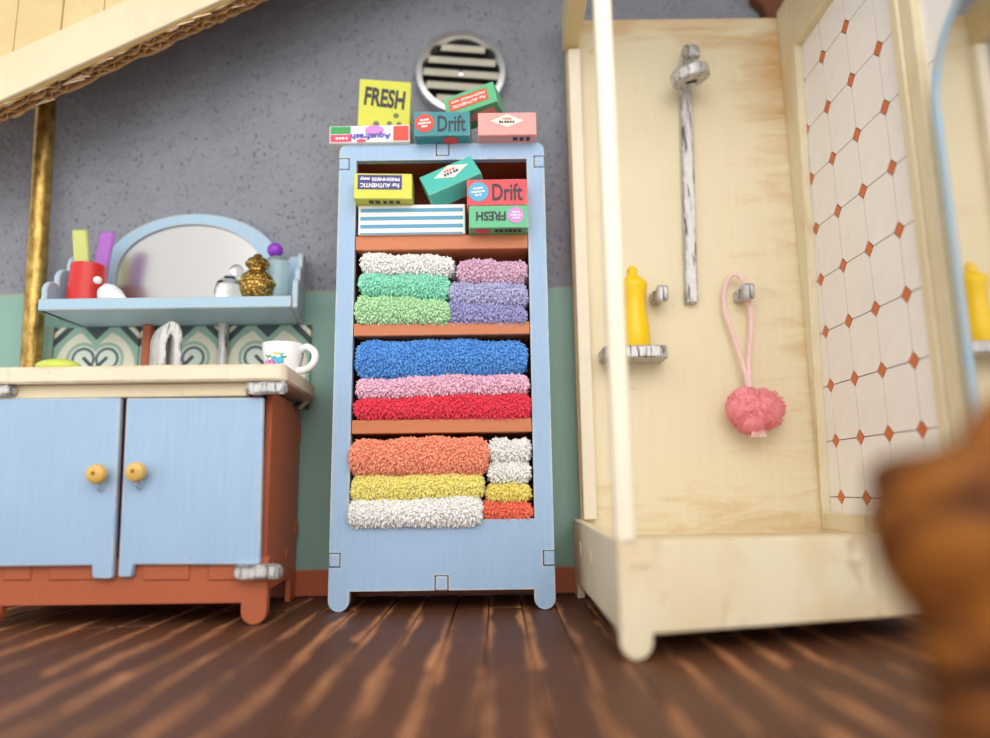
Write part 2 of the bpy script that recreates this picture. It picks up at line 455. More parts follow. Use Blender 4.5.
wb = struct(MB().box(-2.7, 2.6, 0.0, 0.06, -0.06, 2.8).build('wall_back', 'plaster'))
pts = [(-2.7, 0.1)] + [(2.6, 0.1)]
top = [(2.6 - 5.3 * i / 60, 1.222 + random.uniform(-0.006, 0.006) + 0.004 * math.sin(i)) for i in range(61)]
struct(MB().prism(pts + top, 'y', -0.006, 0.004).build('trim_1', 'mint'), 'mint green paper dado on the lower back wall')
struct(MB().box(-2.7, 2.6, -0.02, 0.004, 0.004, 0.1).build('baseboard_back', 'terracotta', bevel=0.003))
struct(MB().box(-2.7, 2.6, -1.25, 0.06, 2.8, 2.86).build('ceiling', 'plaster'))
# brown timber above the shower
bx0 = at(752, 8, -0.03).x; bx1 = at(800, 8, -0.03).x
tb = MB().prism([(bx0 + 0.05, 2.40), (bx1, 2.40), (bx1 + 0.02, 2.8), (bx0 - 0.02, 2.8), (bx0, 2.52), (bx0 + 0.04, 2.47)], 'y', -0.06, 0.0).build('trim_2', 'brown_beam', bevel=0.006)
struct(tb, 'rusty brown timber on the plaster above the shower')

# sloping panel at the upper left: boards, edging, raw corrugated cardboard edge
sl = 0.507
A = Vector((-1.80, 1.823)); E1 = Vector((1, sl)).normalized(); N1 = Vector((-E1.y, E1.x))
def sp(s, n): q = A + E1 * s + N1 * n; return (q.x, q.y)
s0, s1 = -1.0, 1.95
gp = MB()
gp.prism([sp(s0, 0.03), sp(s1, 0.03), (sp(s1, 0.03)[0], 2.8), (sp(s0, 0.03)[0], 2.8)], 'y', -0.435, -0.372)
wg = struct(gp.build('wall_gable', 'card_kraft'), 'sloping cream boarded panel with a raw cardboard edge')
edge_prof = [sp(s0, 0.0), sp(s1, 0.0), sp(s1, 0.165), sp(s0, 0.165)]
MB().prism(edge_prof, 'y', -0.462, -0.444).build('edging_board', 'cream_clean', wg, bevel=0.003)
MB().prism([sp(s0, -0.004), sp(s1, -0.004), sp(s1, 0.04), sp(s0, 0.04)], 'y', -0.444, -0.436).build('edging_board', 'bare_wood', wg)
bw = [0.14, 0.17, 0.155, 0.16, 0.15]
xx = sp(s0, 0)[0]; i = 0
while xx < sp(s1, 0)[0] - 0.16:
    ww = bw[i % 5]; i += 1
    zl = sp(0, 0)[1] + (xx - sp(0, 0)[0]) * sl + 0.14; zr = zl + ww * sl
    if zr > 2.76: break
    MB().prism([(xx + 0.0015, zl), (xx + ww - 0.0015, zr), (xx + ww - 0.0015, 2.8), (xx + 0.0015, 2.8)], 'y', -0.447 - 0.002 * (i % 2), -0.436).build('board', 'wood_pale', wg, bevel=0.002)
    xx += ww
def sheet(y0, y1, n0=-0.002, n1=0.05, mat='card_kraft', jag=0.008):
    n = 110; lo = [sp(s0 + (s1 - s0) * i / n, n0 + random.uniform(-jag, jag)) for i in range(n + 1)]
    MB().prism(lo + [sp(s1, n1), sp(s0, n1)], 'y', y0, y1).build('card_liner', mat, wg, smooth=False)
sheet(-0.437, -0.430, mat='card_pale'); sheet(-0.404, -0.399); sheet(-0.371, -0.364)
for ya, yb in ((-0.430, -0.404), (-0.399, -0.371)):
    fl = MB(); n = 420; ph = random.random() * 6; vs = []; fs = []
    for i in range(n + 1):
        s = s0 + (s1 - s0) * i / n
        y = (ya + yb) / 2 + (yb - ya) / 2 * math.sin(s * 2 * PI / 0.062 + ph + 0.5 * math.sin(s * 9))
        dn = 0.006 * math.sin(s * 31 + ph) + random.uniform(-0.003, 0.003)
        a, b = sp(s, -0.001 + dn), sp(s, 0.035)
        vs += [(a[0], y - 0.002, a[1]), (b[0], y - 0.002, b[1]), (b[0], y + 0.002, b[1]), (a[0], y + 0.002, a[1])]
        if i: k = 4 * i; fs += [(k - 4 + j, k - 4 + (j + 1) % 4, k + (j + 1) % 4, k + j) for j in range(4)]
    fo = fl.add(vs, fs).build('card_fluting', 'card_kraft', wg); fo['kind'] = 'stuff'
for i in range(26):                       # torn paper flaps along the raw edge
    s = 0.02 + i * 0.062 + random.uniform(-0.02, 0.02); y = random.choice([-0.436, -0.43, -0.402, -0.37]); L = random.uniform(0.03, 0.09)
    a, b, c = sp(s, random.uniform(-0.016, -0.004)), sp(s + L, random.uniform(-0.014, 0)), sp(s + L * 0.8, 0.015)
    MB().add([(a[0], y - 0.012, a[1]), (b[0], y + 0.004, b[1]), (c[0], y, c[1]), (a[0] + 0.005, y + 0.003, a[1] + 0.012)], [(0, 1, 2, 3)]).build('torn_flap', 'card_pale', wg, smooth=False)

# ------------------------------------------------------------------ shower stall
SX0, SX1, SF, SB = 0.292, 1.272, -1.05, -0.05
sh = thing('shower_stall', 'cream painted shower cubicle with stained walls and a tiled side panel', 'shower', ((SX0 + SX1) / 2, (SF + SB) / 2, 0))
LEG = 0.082
prof = [(SX0, 0.041)] + arc(SX0 + LEG / 2, 0.041, LEG / 2, 180, 360, 10)[1:] + [(SX0 + LEG, 0.058), (SX1 - LEG, 0.062)] + [(SX1 - LEG, 0.041)] + arc(SX1 - LEG / 2, 0.041, LEG / 2, 180, 360, 10)[1:] + [(SX1, 0.272), (SX0, 0.278)]
SK = 0.235                                 # the front runs back towards the tiled side
def skew(mb):
    mb.v = [Vector((v.x, v.y + (v.x - SX0) * SK, v.z)) for v in mb.v]; return mb
skew(MB().prism(prof, 'y', SF, SF + 0.035)).build('front_rail', 'cream', sh, bevel=0.004)
for tx, tz in ((SX0 + 0.03, 0.215), (SX0 + 0.62, 0.20)):
    skew(MB().box(tx, tx + 0.05, SF - 0.003, SF + 0.002, tz, tz + 0.022)).build('tenon', 'cream', sh, bevel=0.003)
side = [(SF + 0.035, 0.03), (SF + 0.07, 0.06), (-0.13, 0.06), (-0.12, 0.0), (-0.05, 0.0), (-0.05, 0.285), (SF + 0.035, 0.278)]
MB().prism(side, 'x', SX0 + 0.002, SX0 + 0.032).build('side_rail', 'cream', sh, bevel=0.003)
MB().prism([(-0.79, 0.06), (-0.13, 0.06), (-0.12, 0.0), (-0.05, 0.0), (-0.05, 0.27), (-0.79, 0.27)], 'x', SX1 - 0.03, SX1).build('side_rail', 'cream', sh, bevel=0.003)
for ty in (-0.28, -0.55):
    MB().box(SX0 - 0.001, SX0 + 0.004, ty, ty + 0.035, 0.17, 0.215).build('tenon', 'cream_clean', sh, bevel=0.003)
MB().prism([(SX0 + 0.032, SF + 0.043), (SX1 - 0.03, SF + 0.265), (SX1 - 0.03, SB - 0.03), (SX0 + 0.032, SB - 0.03)], 'z', 0.2, 0.225).build('tray', 'cream', sh)
MB().box(SX0 + 0.04, SX1, SB - 0.03, SB, 0.0, 2.40).build('back_panel', 'stained', sh, bevel=0.003)
MB().box(SX0 + 0.03, SX0 + 0.04, SB - 0.03, SB + 0.005, 0.0, 2.36).build('panel_edge', 'wood_pale', sh)
MB().box(SX0 + 0.035, SX0 + 0.085, SB - 0.075, SB - 0.031, 0.285, 2.235).build('corner_post', 'ivory', sh, bevel=0.003)
MB().box(SX0, SX0 + 0.046, SF, SF + 0.046, 0.275, 2.42).build('corner_post', 'ivory', sh, bevel=0.006)
MB().box(SX0 + 0.015, SX0 + 0.08, SF, SB - 0.035, 2.245, 2.42).build('top_rail', 'wood_pale', sh, bevel=0.004)
skew(MB().box(SX0 + 0.08, SX1, SF, SF + 0.05, 2.30, 2.42)).build('top_rail', 'wood_pale', sh, bevel=0.004)
# framed tile panel on the right
FXa, FXb = 1.238, 1.272
def Yx(px, py, X):
    d = f_ + r_ * ((px - CX) / FPX) - u_ * ((py - CY) / FPX); p = CAM + d * (X / d.x); return p.y, p.z
yt, zt = Yx(803, 45, FXb); yb, zb = Yx(832, 512, FXb)
MB().prism([(SB - 0.032, 0.235), (yb, 0.235), (yb, zb), (yt, zt), (yt, 2.42), (SB - 0.032, 2.42)], 'x', FXa, FXb).build('frame_stile', 'cream', sh, bevel=0.005)
PY0, PY1 = -0.875, -0.795
lT, lB = Yx(895, 0, FXa), Yx(926, 409, FXa)
rT, rB = Yx(917, 0, FXa), Yx(936, 300, FXa)
PY1 = (lT[0] + lB[0]) / 2; PY0 = (rT[0] + rB[0]) / 2
pm_ = (PY0 + PY1) / 2 + 0.008
MB().box(FXa, FXb, pm_, PY1, 0.235, 2.42).build('frame_stile', 'cream_clean', sh, bevel=0.005)
MB().box(FXa + 0.008, FXb + 0.004, PY0, pm_ - 0.001, 0.235, 2.42).build('frame_stile', 'cream_clean', sh, bevel=0.004)
MB().box(FXa, FXb, PY1, yb, 0.235, zb).build('frame_rail', 'cream', sh, bevel=0.005)
MB().box(FXa, FXb, PY1, yt, zt, 2.42).build('frame_rail', 'cream_clean', sh, bevel=0.005)
TX = 1.275
tp = MB().box(TX, TX + 0.02, PY0 + 0.003, SB - 0.03, 0.235, 2.42).build('tile_panel', 'grout', sh)
GY, GZ, DY, DZ, C = -0.1905, 0.358, 0.1765, 0.2078, 0.027
oct_ = [(-DY / 2, -DZ / 2 + C), (-DY / 2 + C, -DZ / 2), (DY / 2 - C, -DZ / 2), (DY / 2, -DZ / 2 + C), (DY / 2, DZ / 2 - C), (DY / 2 - C, DZ / 2), (-DY / 2 + C, DZ / 2), (-DY / 2, DZ / 2 - C)]
om = MB().prism([(a * 0.972, b * 0.982) for a, b in oct_], 'x', -0.006, 0.0).mesh('tile', 'tile_white')
dm = MB().prism([(C * 0.93, 0), (0, C * 0.93), (-C * 0.93, 0), (0, -C * 0.93)], 'x', -0.0065, 0.0).mesh('tile', 'tile_orange')
for i in range(-1, 4):
    for j in range(-1, 10):
        yc, zc = GY - DY * (i + 0.5) , GZ + DZ * (j + 0.5)
        if yc - DY / 2 > PY0 - 0.02 and yc + DY / 2 < SB + 0.01 and 0.2 < zc < 2.45 and yc > PY0 - 0.0:
            link_copy(om, 'tile', tp, Vector((TX, yc, zc)) - sh.location)
        yd, zd = GY - DY * i, GZ + DZ * j
        if PY0 < yd < SB - 0.06 and 0.26 < zd < 2.4:
            link_copy(dm, 'tile', tp, Vector((TX, yd, zd)) - sh.location)
yA, yB = SB - 0.033 - (GY + DY / 2), -DY / 2      # cut tiles in the corner
cut = [(yB * 0.972, -DZ / 2 + C), (yB + C, -DZ / 2 * 0.982), (yA, -DZ / 2 * 0.982), (yA, DZ / 2 * 0.982), (yB + C, DZ / 2 * 0.982), (yB * 0.972, DZ / 2 - C)]
cm = MB().prism(cut, 'x', -0.006, 0.0).mesh('tile', 'tile_white')
for j in range(-1, 10):
    zc = GZ + DZ * (j + 0.5)
    if 0.2 < zc < 2.45: link_copy(cm, 'tile', tp, Vector((TX, GY + DY / 2, zc)) - sh.location)
# tiled partition that carries on past the shower
wr = struct(MB().box(TX + 0.001, TX + 0.05, -1.75, PY0, 0.0, 2.8).build('wall_right', 'grout'), 'white tiled partition beside the shower')
for i in range(3, 9):
    for j in range(-2, 12):
        yc, zc = GY - DY * (i + 0.5), GZ + DZ * (j + 0.5)
        if yc + DY / 2 < PY0 + 0.12 and yc - DY / 2 > -1.76 and zc > 0.1 and zc < 2.7:
            link_copy(om, 'tile', wr, Vector((TX, yc, zc)) - wr.location)
        yd, zd = GY - DY * (i + 1), GZ + DZ * j
        if yd > -1.74 and yd < PY0 and 0.02 < zd < 2.7:
            link_copy(dm, 'tile', wr, Vector((TX, yd, zd)) - wr.location)


# arched mirror on the partition
mr = thing('arched_mirror', 'arched wall mirror with a thin pale blue rim on the tiled partition', 'mirror', (TX - 0.02, -1.28, 0.42))
def arch(y0, y1, z0, zs, inset=0):
    r = (y1 - y0) / 2 - inset; c = (y0 + y1) / 2
    return [(y0 + inset, z0 + inset), (y1 - inset, z0 + inset)] + arc(c, zs, r, 0, 180, 24, (zs and r * 1.0))
out = arch(-1.6, -1.03, 0.42, 1.41); inn = arch(-1.6, -1.03, 0.42, 1.41, 0.018)
MB().prism(out, 'x', 1.206, TX - 0.007, [inn]).build('mirror_rim', 'blue_pale', mr)
MB().prism(inn, 'x', 1.213, TX - 0.007).build('mirror_glass', 'mirror', mr)

# silver shower riser with head
BY = SB - 0.03
p0, p1 = at(692, 303, BY - 0.03), at(686, 90, BY - 0.03)
bar = thing('shower_riser', 'flaking silver painted shower bar with a round head on the back panel', 'shower bar', (p0.x, BY, p0.z))
bt = MB()
hw = 0.024
bt.prism([(p0.x - hw, p0.z), (p0.x + hw, p0.z), ((p0.x + p1.x) / 2 + hw, (p0.z + p1.z) / 2)] + [(p1.x + hw, p1.z), (p1.x - hw, p1.z)], 'y', BY - 0.035, BY)
bt.build('bar', 'silver', bar, bevel=0.004)
h0 = at(690, 76, BY - 0.12)
hd = MB().lathe([(0.0, -0.024), (0.072, -0.024), (0.077, -0.018), (0.077, 0.02), (0.072, 0.026), (0.0, 0.026)], seg=28)
R = Matrix.Rotation(math.radians(-13), 3, 'Y') @ Matrix.Rotation(math.radians(8), 3, 'X')
hd.v = [R @ v + h0 for v in hd.v]
hdo = hd.build('shower_head', 'silver', bar)
sq = MB().box(-0.022, 0.022, -0.012, 0.012, -0.026, -0.02); sq.v = [R @ v + h0 for v in sq.v]
sq.build('socket', 'black', hdo)
hk = at(687, 62, BY - 0.05)
ring = [(hk.x - 0.03 * 0 + 0.0, 0)]
kk = []
for i in range(11):
    a = PI * i / 10
    kk.append((BY - 0.07 + 0.07 * math.cos(a), hk.z - 0.03 + 0.085 * math.sin(a)))
kin = [(BY - 0.07 + 0.035 * math.cos(PI * i / 10), hk.z - 0.03 + 0.045 * math.sin(PI * i / 10)) for i in range(10, -1, -1)]
MB().prism(kk + kin, 'x', hk.x - 0.022, hk.x + 0.03).build('head_bracket', 'silver', bar, bevel=0.004)

def hook(px, py, label):
    c = at(px, py, BY - 0.05)
    t = thing('towel_hook', label, 'hook', (c.x, BY, c.z), 'silver hooks in the shower')
    MB().prism([(c.x - 0.022, c.z - 0.024), (c.x + 0.018, c.z - 0.028), (c.x + 0.018, c.z + 0.02), (c.x - 0.022, c.z + 0.02)], 'y', BY - 0.062, BY).build('peg', 'silver', t, bevel=0.005)
    MB().prism([(c.x - 0.012, c.z - 0.034), (c.x + 0.03, c.z - 0.03), (c.x + 0.034, c.z + 0.032), (c.x - 0.012, c.z + 0.034)], 'y', BY - 0.095, BY - 0.062).build('peg_head', 'silver', t, bevel=0.007)
    return c
hook(658, 296, 'flaking silver wooden hook beside the yellow bottle')
hc = hook(743, 294, 'flaking silver wooden hook holding the pink corded puff')
# soap shelf and bottle
sc = at(634, 354, BY - 0.08)
ss = MB().prism([(sc.x - 0.125, BY)] + [(sc.x - 0.125, BY - 0.1)] + arc(sc.x - 0.085, BY - 0.1, 0.04, 180, 270, 6) + arc(sc.x + 0.085, BY - 0.1, 0.04, 270, 360, 6) + [(sc.x + 0.125, BY)], 'z', sc.z - 0.024, sc.z + 0.024).build('soap_shelf', 'silver', bevel=0.005)
tag(ss, 'small flaking silver shelf under the yellow bottle in the shower', 'shelf')
bc = at(636, 346, BY - 0.085)
zb_ = sc.z + 0.024; k = 0.345 / 0.35
bot = thing('shampoo_bottle', 'yellow plastic waisted bottle standing on the silver shower shelf', 'bottle', (bc.x, BY - 0.075, zb_))
prof = [(0.0, 0.0), (0.047, 0.0), (0.051, 0.01), (0.052, 0.06), (0.046, 0.12), (0.041, 0.165), (0.042, 0.195), (0.049, 0.238), (0.051, 0.252), (0.048, 0.262), (0.028, 0.284), (0.022, 0.288)]
MB().lathe([(r * 1.12, h) for r, h in prof] + [(0.0, 0.289)], (bc.x, BY - 0.075, zb_), 28).build('bottle_body', 'yellow_plastic', bot)
MB().lathe([(0.0, 0.286), (0.021, 0.286), (0.02, 0.316), (0.017, 0.321), (0.009, 0.322), (0.008, 0.33), (0.0, 0.332)], (bc.x, BY - 0.075, zb_), 20).build('spout', 'yellow_plastic', bot)

# pink puff on its cord
pc = at(754, 410, BY - 0.09)
pf = thing('bath_puff', 'coral pink net puff hanging on a pale pink cord', 'bath puff', (pc.x, pc.y, pc.z - 0.09))
def blob(v):
    return 1 + 0.06 * math.sin(7 * v.x * 9 + 2) * math.cos(6 * v.z * 9) + 0.05 * math.sin(40 * v.y + 30 * v.x)
pb = MB(); core = MB()
for (dx, dz, rx, rz) in ((-0.028, 0.005, 0.068, 0.078), (0.038, 0.002, 0.072, 0.074), (-0.01, -0.03, 0.065, 0.06)):
    core.ball((pc.x + dx, pc.y, pc.z + dz), 1.0, 20, 14, (rx, 0.06, rz))
core.v = [Vector((pc.x, pc.y, pc.z)) + (v - Vector((pc.x, pc.y, pc.z))) * blob(v) for v in core.v]
core.build('net', 'puff', pf)
fz = MB()
for i in range(2600):
    dx, dz, rx, rz = random.choice(((-0.028, 0.005, 0.068, 0.078), (0.038, 0.002, 0.072, 0.074), (-0.01, -0.03, 0.065, 0.06)))
    n = Vector((random.gauss(0, 1), random.gauss(0, 1), random.gauss(0, 1))).normalized()
    p = Vector((pc.x + dx + n.x * rx, pc.y + n.y * 0.06, pc.z + dz + n.z * rz))
    t1 = n.cross(Vector((random.gauss(0, 1), random.gauss(0, 1), random.gauss(0, 1)))).normalized()
    q = p + n * random.uniform(0.004, 0.013) + t1 * random.uniform(-0.008, 0.008); e = p + t1 * random.uniform(0.006, 0.014)
    wv = n.cross(t1) * 0.0012
    fz.add([p - wv, p + wv, q + wv, q - wv, e], [(0, 1, 2, 3), (3, 2, 4)])
fo = fz.build('net_fuzz', 'puff', pf, smooth=False); fo['kind'] = 'stuff'
top = Vector((hc.x, BY - 0.045, hc.z))
pl = [at(*q) for q in ((749, 388, BY - 0.08), (744, 368, BY - 0.06), (735, 340, BY - 0.045), (726, 315, BY - 0.04), (724, 296, BY - 0.04), (727, 281, BY - 0.04), (733, 275, BY - 0.045), (741, 278, BY - 0.05), (747, 292, BY - 0.05), (751, 312, BY - 0.045), (751, 335, BY - 0.05), (749, 362, BY - 0.065), (750, 388, BY - 0.085))]
def smooth_path(P, n=6):
    out = []
    for i in range(len(P) - 1):
        a, b, c, d = P[max(i - 1, 0)], P[i], P[i + 1], P[min(i + 2, len(P) - 1)]
        for k in range(n):
            t = k / n
            out.append(0.5 * ((2 * b) + (c - a) * t + (2 * a - 5 * b + 4 * c - d) * t * t + (3 * b - a - 3 * c + d) * t ** 3))
    return out + [P[-1]]
cp = smooth_path(pl)
MB().tube(cp, 0.0085, 8).build('cord', 'cord', pf)
tw = MB()
for ph in (0, PI):
    hp = []
    for i, p in enumerate(cp): hp.append(p + Vector((math.cos(i * 1.1 + ph), math.sin(i * 1.1 + ph) * 0.6, 0)) * 0.005)
    tw.tube(hp, 0.0055, 6)
tw.build('cord_strand', 'cord', pf)
tl = MB()
for i in range(7):
    x_ = pc.x - 0.02 + i * 0.006
    tl.tube([(x_, pc.y - 0.03, pc.z - 0.075), (x_ + (i - 3) * 0.003, pc.y - 0.035, pc.z - 0.105)], 0.003, 5)
tl.build('cord_tail', 'cord', pf)

# ------------------------------------------------------------------ towel cabinet
CX0, CX1, CF, CB, CT = -0.579, 0.196, -0.335, -0.03, 1.70
cab = thing('towel_cabinet', 'tall pale blue open cupboard filled with towels and soap cartons', 'cabinet', ((CX0 + CX1) / 2, (CF + CB) / 2, 0))
T, N = 0.04, 0.0035                         # tenon size, gap
fw = 0.072
outl = [(CX0, 0.05)] + arc(CX0 + fw / 2, fw / 2, fw / 2, 180, 360, 10) + [(CX0 + fw, 0.066), (-0.192 - 0.024, 0.066), (-0.192 - 0.024, 0.116), (-0.192 + 0.024, 0.116), (-0.192 + 0.024, 0.066), (CX1 - fw, 0.066)] + arc(CX1 - fw / 2, fw / 2, fw / 2, 180, 360, 10) + \
    [(CX1, 0.142), (CX1 - T, 0.142), (CX1 - T, 0.195), (CX1, 0.195), (CX1, 1.598), (CX1 - T, 1.598), (CX1 - T, 1.647), (CX1, 1.647)] + arc(CX1 - 0.03, CT - 0.03, 0.03, 0, 90, 5) + \
    [(-0.188 + 0.026, CT), (-0.188 + 0.026, CT - 0.05), (-0.188 - 0.026, CT - 0.05), (-0.188 - 0.026, CT)] + arc(CX0 + 0.03, CT - 0.03, 0.03, 90, 180, 5) + \
    [(CX0, 1.647), (CX0 + T, 1.647), (CX0 + T, 1.598), (CX0, 1.598), (CX0, 0.195), (CX0 + T, 0.195), (CX0 + T, 0.145), (CX0, 0.145)]
IX0, IX1, IZ0, IZ1 = -0.514, 0.130, 0.302, 1.635
MB().prism(outl, 'y', CF, CF + 0.028, [[(IX0, IZ0), (IX1, IZ0), (IX1, IZ1), (IX0, IZ1)]]).build('front_frame', 'blue', cab, smooth=False)
for (a, b, c, d) in ((CX0, CX0 + T - N, 0.1485, 0.1915), (CX1 - T + N, CX1, 0.1455, 0.1915), (CX0, CX0 + T - N, 1.6015, 1.6435), (CX1 - T + N, CX1, 1.6015, 1.6435), (-0.2125, -0.1715, 0.066, 0.1125), (-0.2105, -0.1655, CT - 0.0465, CT)):
    MB().box(a, b, CF - 0.002, CF + 0.028, c, d).build('tenon', 'blue', cab, bevel=0.003)
MB().box(CX0 + 0.03, CX0 + 0.052, CF + 0.028, CB, 0.02, CT - 0.01).build('side_panel', 'terracotta', cab)
MB().box(CX1 - 0.052, CX1 - 0.03, CF + 0.028, CB, 0.02, CT - 0.01).build('side_panel', 'terracotta', cab)
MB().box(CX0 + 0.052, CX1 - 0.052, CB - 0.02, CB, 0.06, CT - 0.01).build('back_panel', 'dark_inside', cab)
MB().box(CX0 + 0.01, CX1 - 0.01, CF + 0.028, CB, CT - 0.028, CT - 0.002).build('top_panel', 'terracotta', cab)
SHZ = ((1.282, 1.337), (0.957, 1.004), (0.603, 0.652))
for a, b in SHZ:
    s_ = MB().box(IX0 + 0.002, IX1 - 0.002, CF + 0.002, CB - 0.02, a, b).build('shelf', 'shelf', cab, bevel=0.003)
MB().box(CX0 + 0.052, CX1 - 0.052, CF + 0.028, CB - 0.02, 0.27, 0.296).build('bottom_shelf', 'shelf', cab)

# towels: a folded body and its terry loops
def towel(label, rgb, xl, tl_, bl, xr, tr, br, yf=-0.352, depth=0.24, group=None, seed=0):
    rnd = random.Random(seed)
    L0, L1, R0, R1 = at(xl, bl, yf), at(xl, tl_, yf), at(xr, br, yf), at(xr, tr, yf)
    x0, x1 = (L0.x + L1.x) / 2, (R0.x + R1.x) / 2
    pile = 0.0105
    x0 += pile; x1 -= pile
    ph = rnd.uniform(0, 6)
    def zz(u, s):                           # u across the towel, s 0 bottom to 1 top
        zb_ = L0.z + (R0.z - L0.z) * u + pile * 0.6; zt_ = L1.z + (R1.z - L1.z) * u - pile * 0.8
        wob = 0.004 * math.sin(u * 9 + ph) + 0.003 * math.sin(u * 23 + ph * 2)
        end = 1 - 0.22 * (max(0, abs(u - 0.5) - 0.44) / 0.06) ** 2
        mid = (zb_ + zt_) / 2
        return mid + ((zb_ + (zt_ - zb_) * s) - mid) * end + wob * s
    hh = (L1.z - L0.z + R1.z - R0.z) / 4
    rr = min(hh, 0.06)
    def sec(q):                             # q 0..1 around the fold -> (y, s), outward normal (ny, nz)
        if q < 0.3: return yf + rr + (depth - rr) * (1 - q / 0.3), 1.0, 0.0, 1.0
        if q > 0.7: return yf + rr + (depth - rr) * ((q - 0.7) / 0.3), 0.0, 0.0, -1.0
        a = PI / 2 + PI * (q - 0.3) / 0.4
        return yf + pile + (rr - pile) * (1 + math.cos(a)), 0.5 + 0.5 * math.sin(a), math.cos(a), math.sin(a)
    cx, cz = (x0 + x1) / 2, (L0.z + R0.z) / 2
    t = thing('folded_towel', label, 'towel', (cx, yf + depth / 2, cz), group)
    m_ = fabric(rgb)
    nu, nq = 40, 22; vs = []; fs = []
    for i in range(nu + 1):
        u = i / nu
        for j in range(nq + 1):
            y, s, _, _ = sec(j / nq); vs.append((x0 + (x1 - x0) * u, y, zz(u, s)))
    for i in range(nu):
        for j in range(nq):
            a = i * (nq + 1) + j; fs.append((a, a + 1, a + nq + 2, a + nq + 1))
        a = i * (nq + 1); fs.append((a, a + nq + 1, a + 2 * nq + 1, a + nq))
    fs += [tuple(range(nq + 1)), tuple(nu * (nq + 1) + j for j in reversed(range(nq + 1)))]
    MB().add(vs, fs).build('folded_cloth', m_, t)
    tb_ = MB(); V = []; Fc = []
    def tuft(p, n):
        d = (n + Vector((rnd.uniform(-.55, .55), rnd.uniform(-.3, .3), rnd.uniform(-.7, .35)))).normalized()
        a = d.cross(Vector((rnd.uniform(-1, 1), 0.3, rnd.uniform(-1, 1)))).normalized(); b = d.cross(a)
        L = pile * rnd.uniform(0.7, 1.35); r = 0.0044
        q = p + d * L * 0.6; e = p + d * L + Vector((rnd.uniform(-.004, .004), 0, rnd.uniform(-.007, .001)))
        k = len(V)
        for c_, r2 in ((p - d * 0.004, r), (q, r * 1.15), (e, r * 0.55)):
            for w_ in range(3):
                an = 2 * PI * w_ / 3
                V.append(c_ + a * math.cos(an) * r2 + b * math.sin(an) * r2)
        for s2 in range(2):
            for w_ in range(3):
                Fc.append((k + s2 * 3 + w_, k + s2 * 3 + (w_ + 1) % 3, k + s2 * 3 + 3 + (w_ + 1) % 3, k + s2 * 3 + 3 + w_))
        Fc.append((k + 6, k + 7, k + 8))
    W = x1 - x0
    nx = int(W / 0.0078); na = max(8, int(PI * rr * 1.1 / 0.0082))
    for i in range(nx + 1):
        for j in range(na + 1):
            q = 0.3 + 0.4 * (j + rnd.uniform(-.4, .4)) / na
            u = min(1, max(0, (i + rnd.uniform(-.45, .45)) / nx))
            y, s, ny, nz = sec(min(0.72, max(0.28, q)))
            tuft(Vector((x0 + W * u, y, zz(u, s))), Vector((0, ny, nz)))
        for j in range(5):                  # loops on the top near the front
            q = 0.3 - 0.012 - 0.02 * j
            u = min(1, max(0, (i + rnd.uniform(-.45, .45)) / nx)); y, s, ny, nz = sec(q)
            tuft(Vector((x0 + W * u, y, zz(u, s))), Vector((0, -0.2, 1)))
    for u, sg in ((0.0, -1), (1.0, 1)):     # loops on the two ends
        for i in range(int(0.12 / 0.0095)):
            for j in range(max(4, int(hh * 2 / 0.0095))):
                s = (j + rnd.random()) / max(4, int(hh * 2 / 0.0095)); y = yf + 0.012 + i * 0.0095
                s = 0.5 + (s - 0.5) * min(1, 0.6 + i * 0.1)
                tuft(Vector((x0 if sg < 0 else x1, y, zz(u, s))), Vector((sg, 0, 0)))
    po = tb_.add(V, Fc).mesh('terry_loops', m_, smooth=True, origin=t.location)
    ob = bpy.data.objects.new('terry_loops', po); COL.objects.link(ob); ob.parent = t; ob['kind'] = 'stuff'

G1, G2, G3 = 'towels on the upper towel shelf', 'towels on the middle shelf', 'towels on the bottom shelf'
TW = [
 ('white towel folded on top of the mint green towel', (250, 248, 242), 360, 250, 271, 453, 253, 273, -0.350, G1),
 ('mint turquoise towel between the white and the light green towel', (160, 232, 206), 358, 270, 292, 449, 272, 297, -0.352, G1),
 ('light green towel at the bottom of its stack beside the purple towel', (193, 232, 186), 354, 291, 323, 450, 296, 323, -0.362, G1),
 ('mauve pink towel topmost above the lavender towel', (230, 193, 216), 457, 256, 280, 527, 258, 280, -0.345, G1),
 ('pale lavender towel between the mauve and the violet towel', (193, 193, 226), 449, 279, 302, 528, 280, 305, -0.350, G1),
 ('violet blue towel at the bottom beside the light green towel', (171, 170, 216), 446, 298, 323, 527, 304, 323, -0.352, G1),
 ('wide bright blue towel topmost on the middle shelf', (98, 164, 232), 355, 337, 378, 527, 337, 372, -0.352, G2),
 ('wide pale pink towel between the blue and the red towel', (242, 198, 218), 355, 377, 398, 529, 371, 392, -0.352, G2),
 ('wide red towel lying on the middle shelf under the pink towel', (238, 70, 92), 353, 396, 419, 531, 389, 419, -0.356, G2),
 ('coral orange towel topmost on the bottom shelf, above the wide yellow one', (254, 164, 134), 348, 438, 475, 488, 435, 474, -0.372, G3),
 ('wide pale yellow towel between the coral and the white towel', (246, 232, 140), 350, 474, 503, 484, 472, 498, -0.366, G3),
 ('wide cream white towel at the bottom, hanging over the cupboard edge', (253, 250, 244), 347, 500, 527, 482, 494, 526, -0.378, G3),
 ('small white towel topmost beside the coral towel', (250, 246, 240), 488, 438, 461, 531, 438, 460, -0.340, G3),
 ('small white towel lying on the small yellow towel', (250, 246, 240), 488, 460, 483, 531, 460, 482, -0.342, G3),
 ('small yellow towel on the small coral red towel', (246, 226, 124), 486, 483, 501, 531, 482, 502, -0.344, G3),
 ('small coral red towel at the bottom beside the cream white towel', (248, 124, 96), 482, 500, 520, 533, 501, 520, -0.346, G3),
]
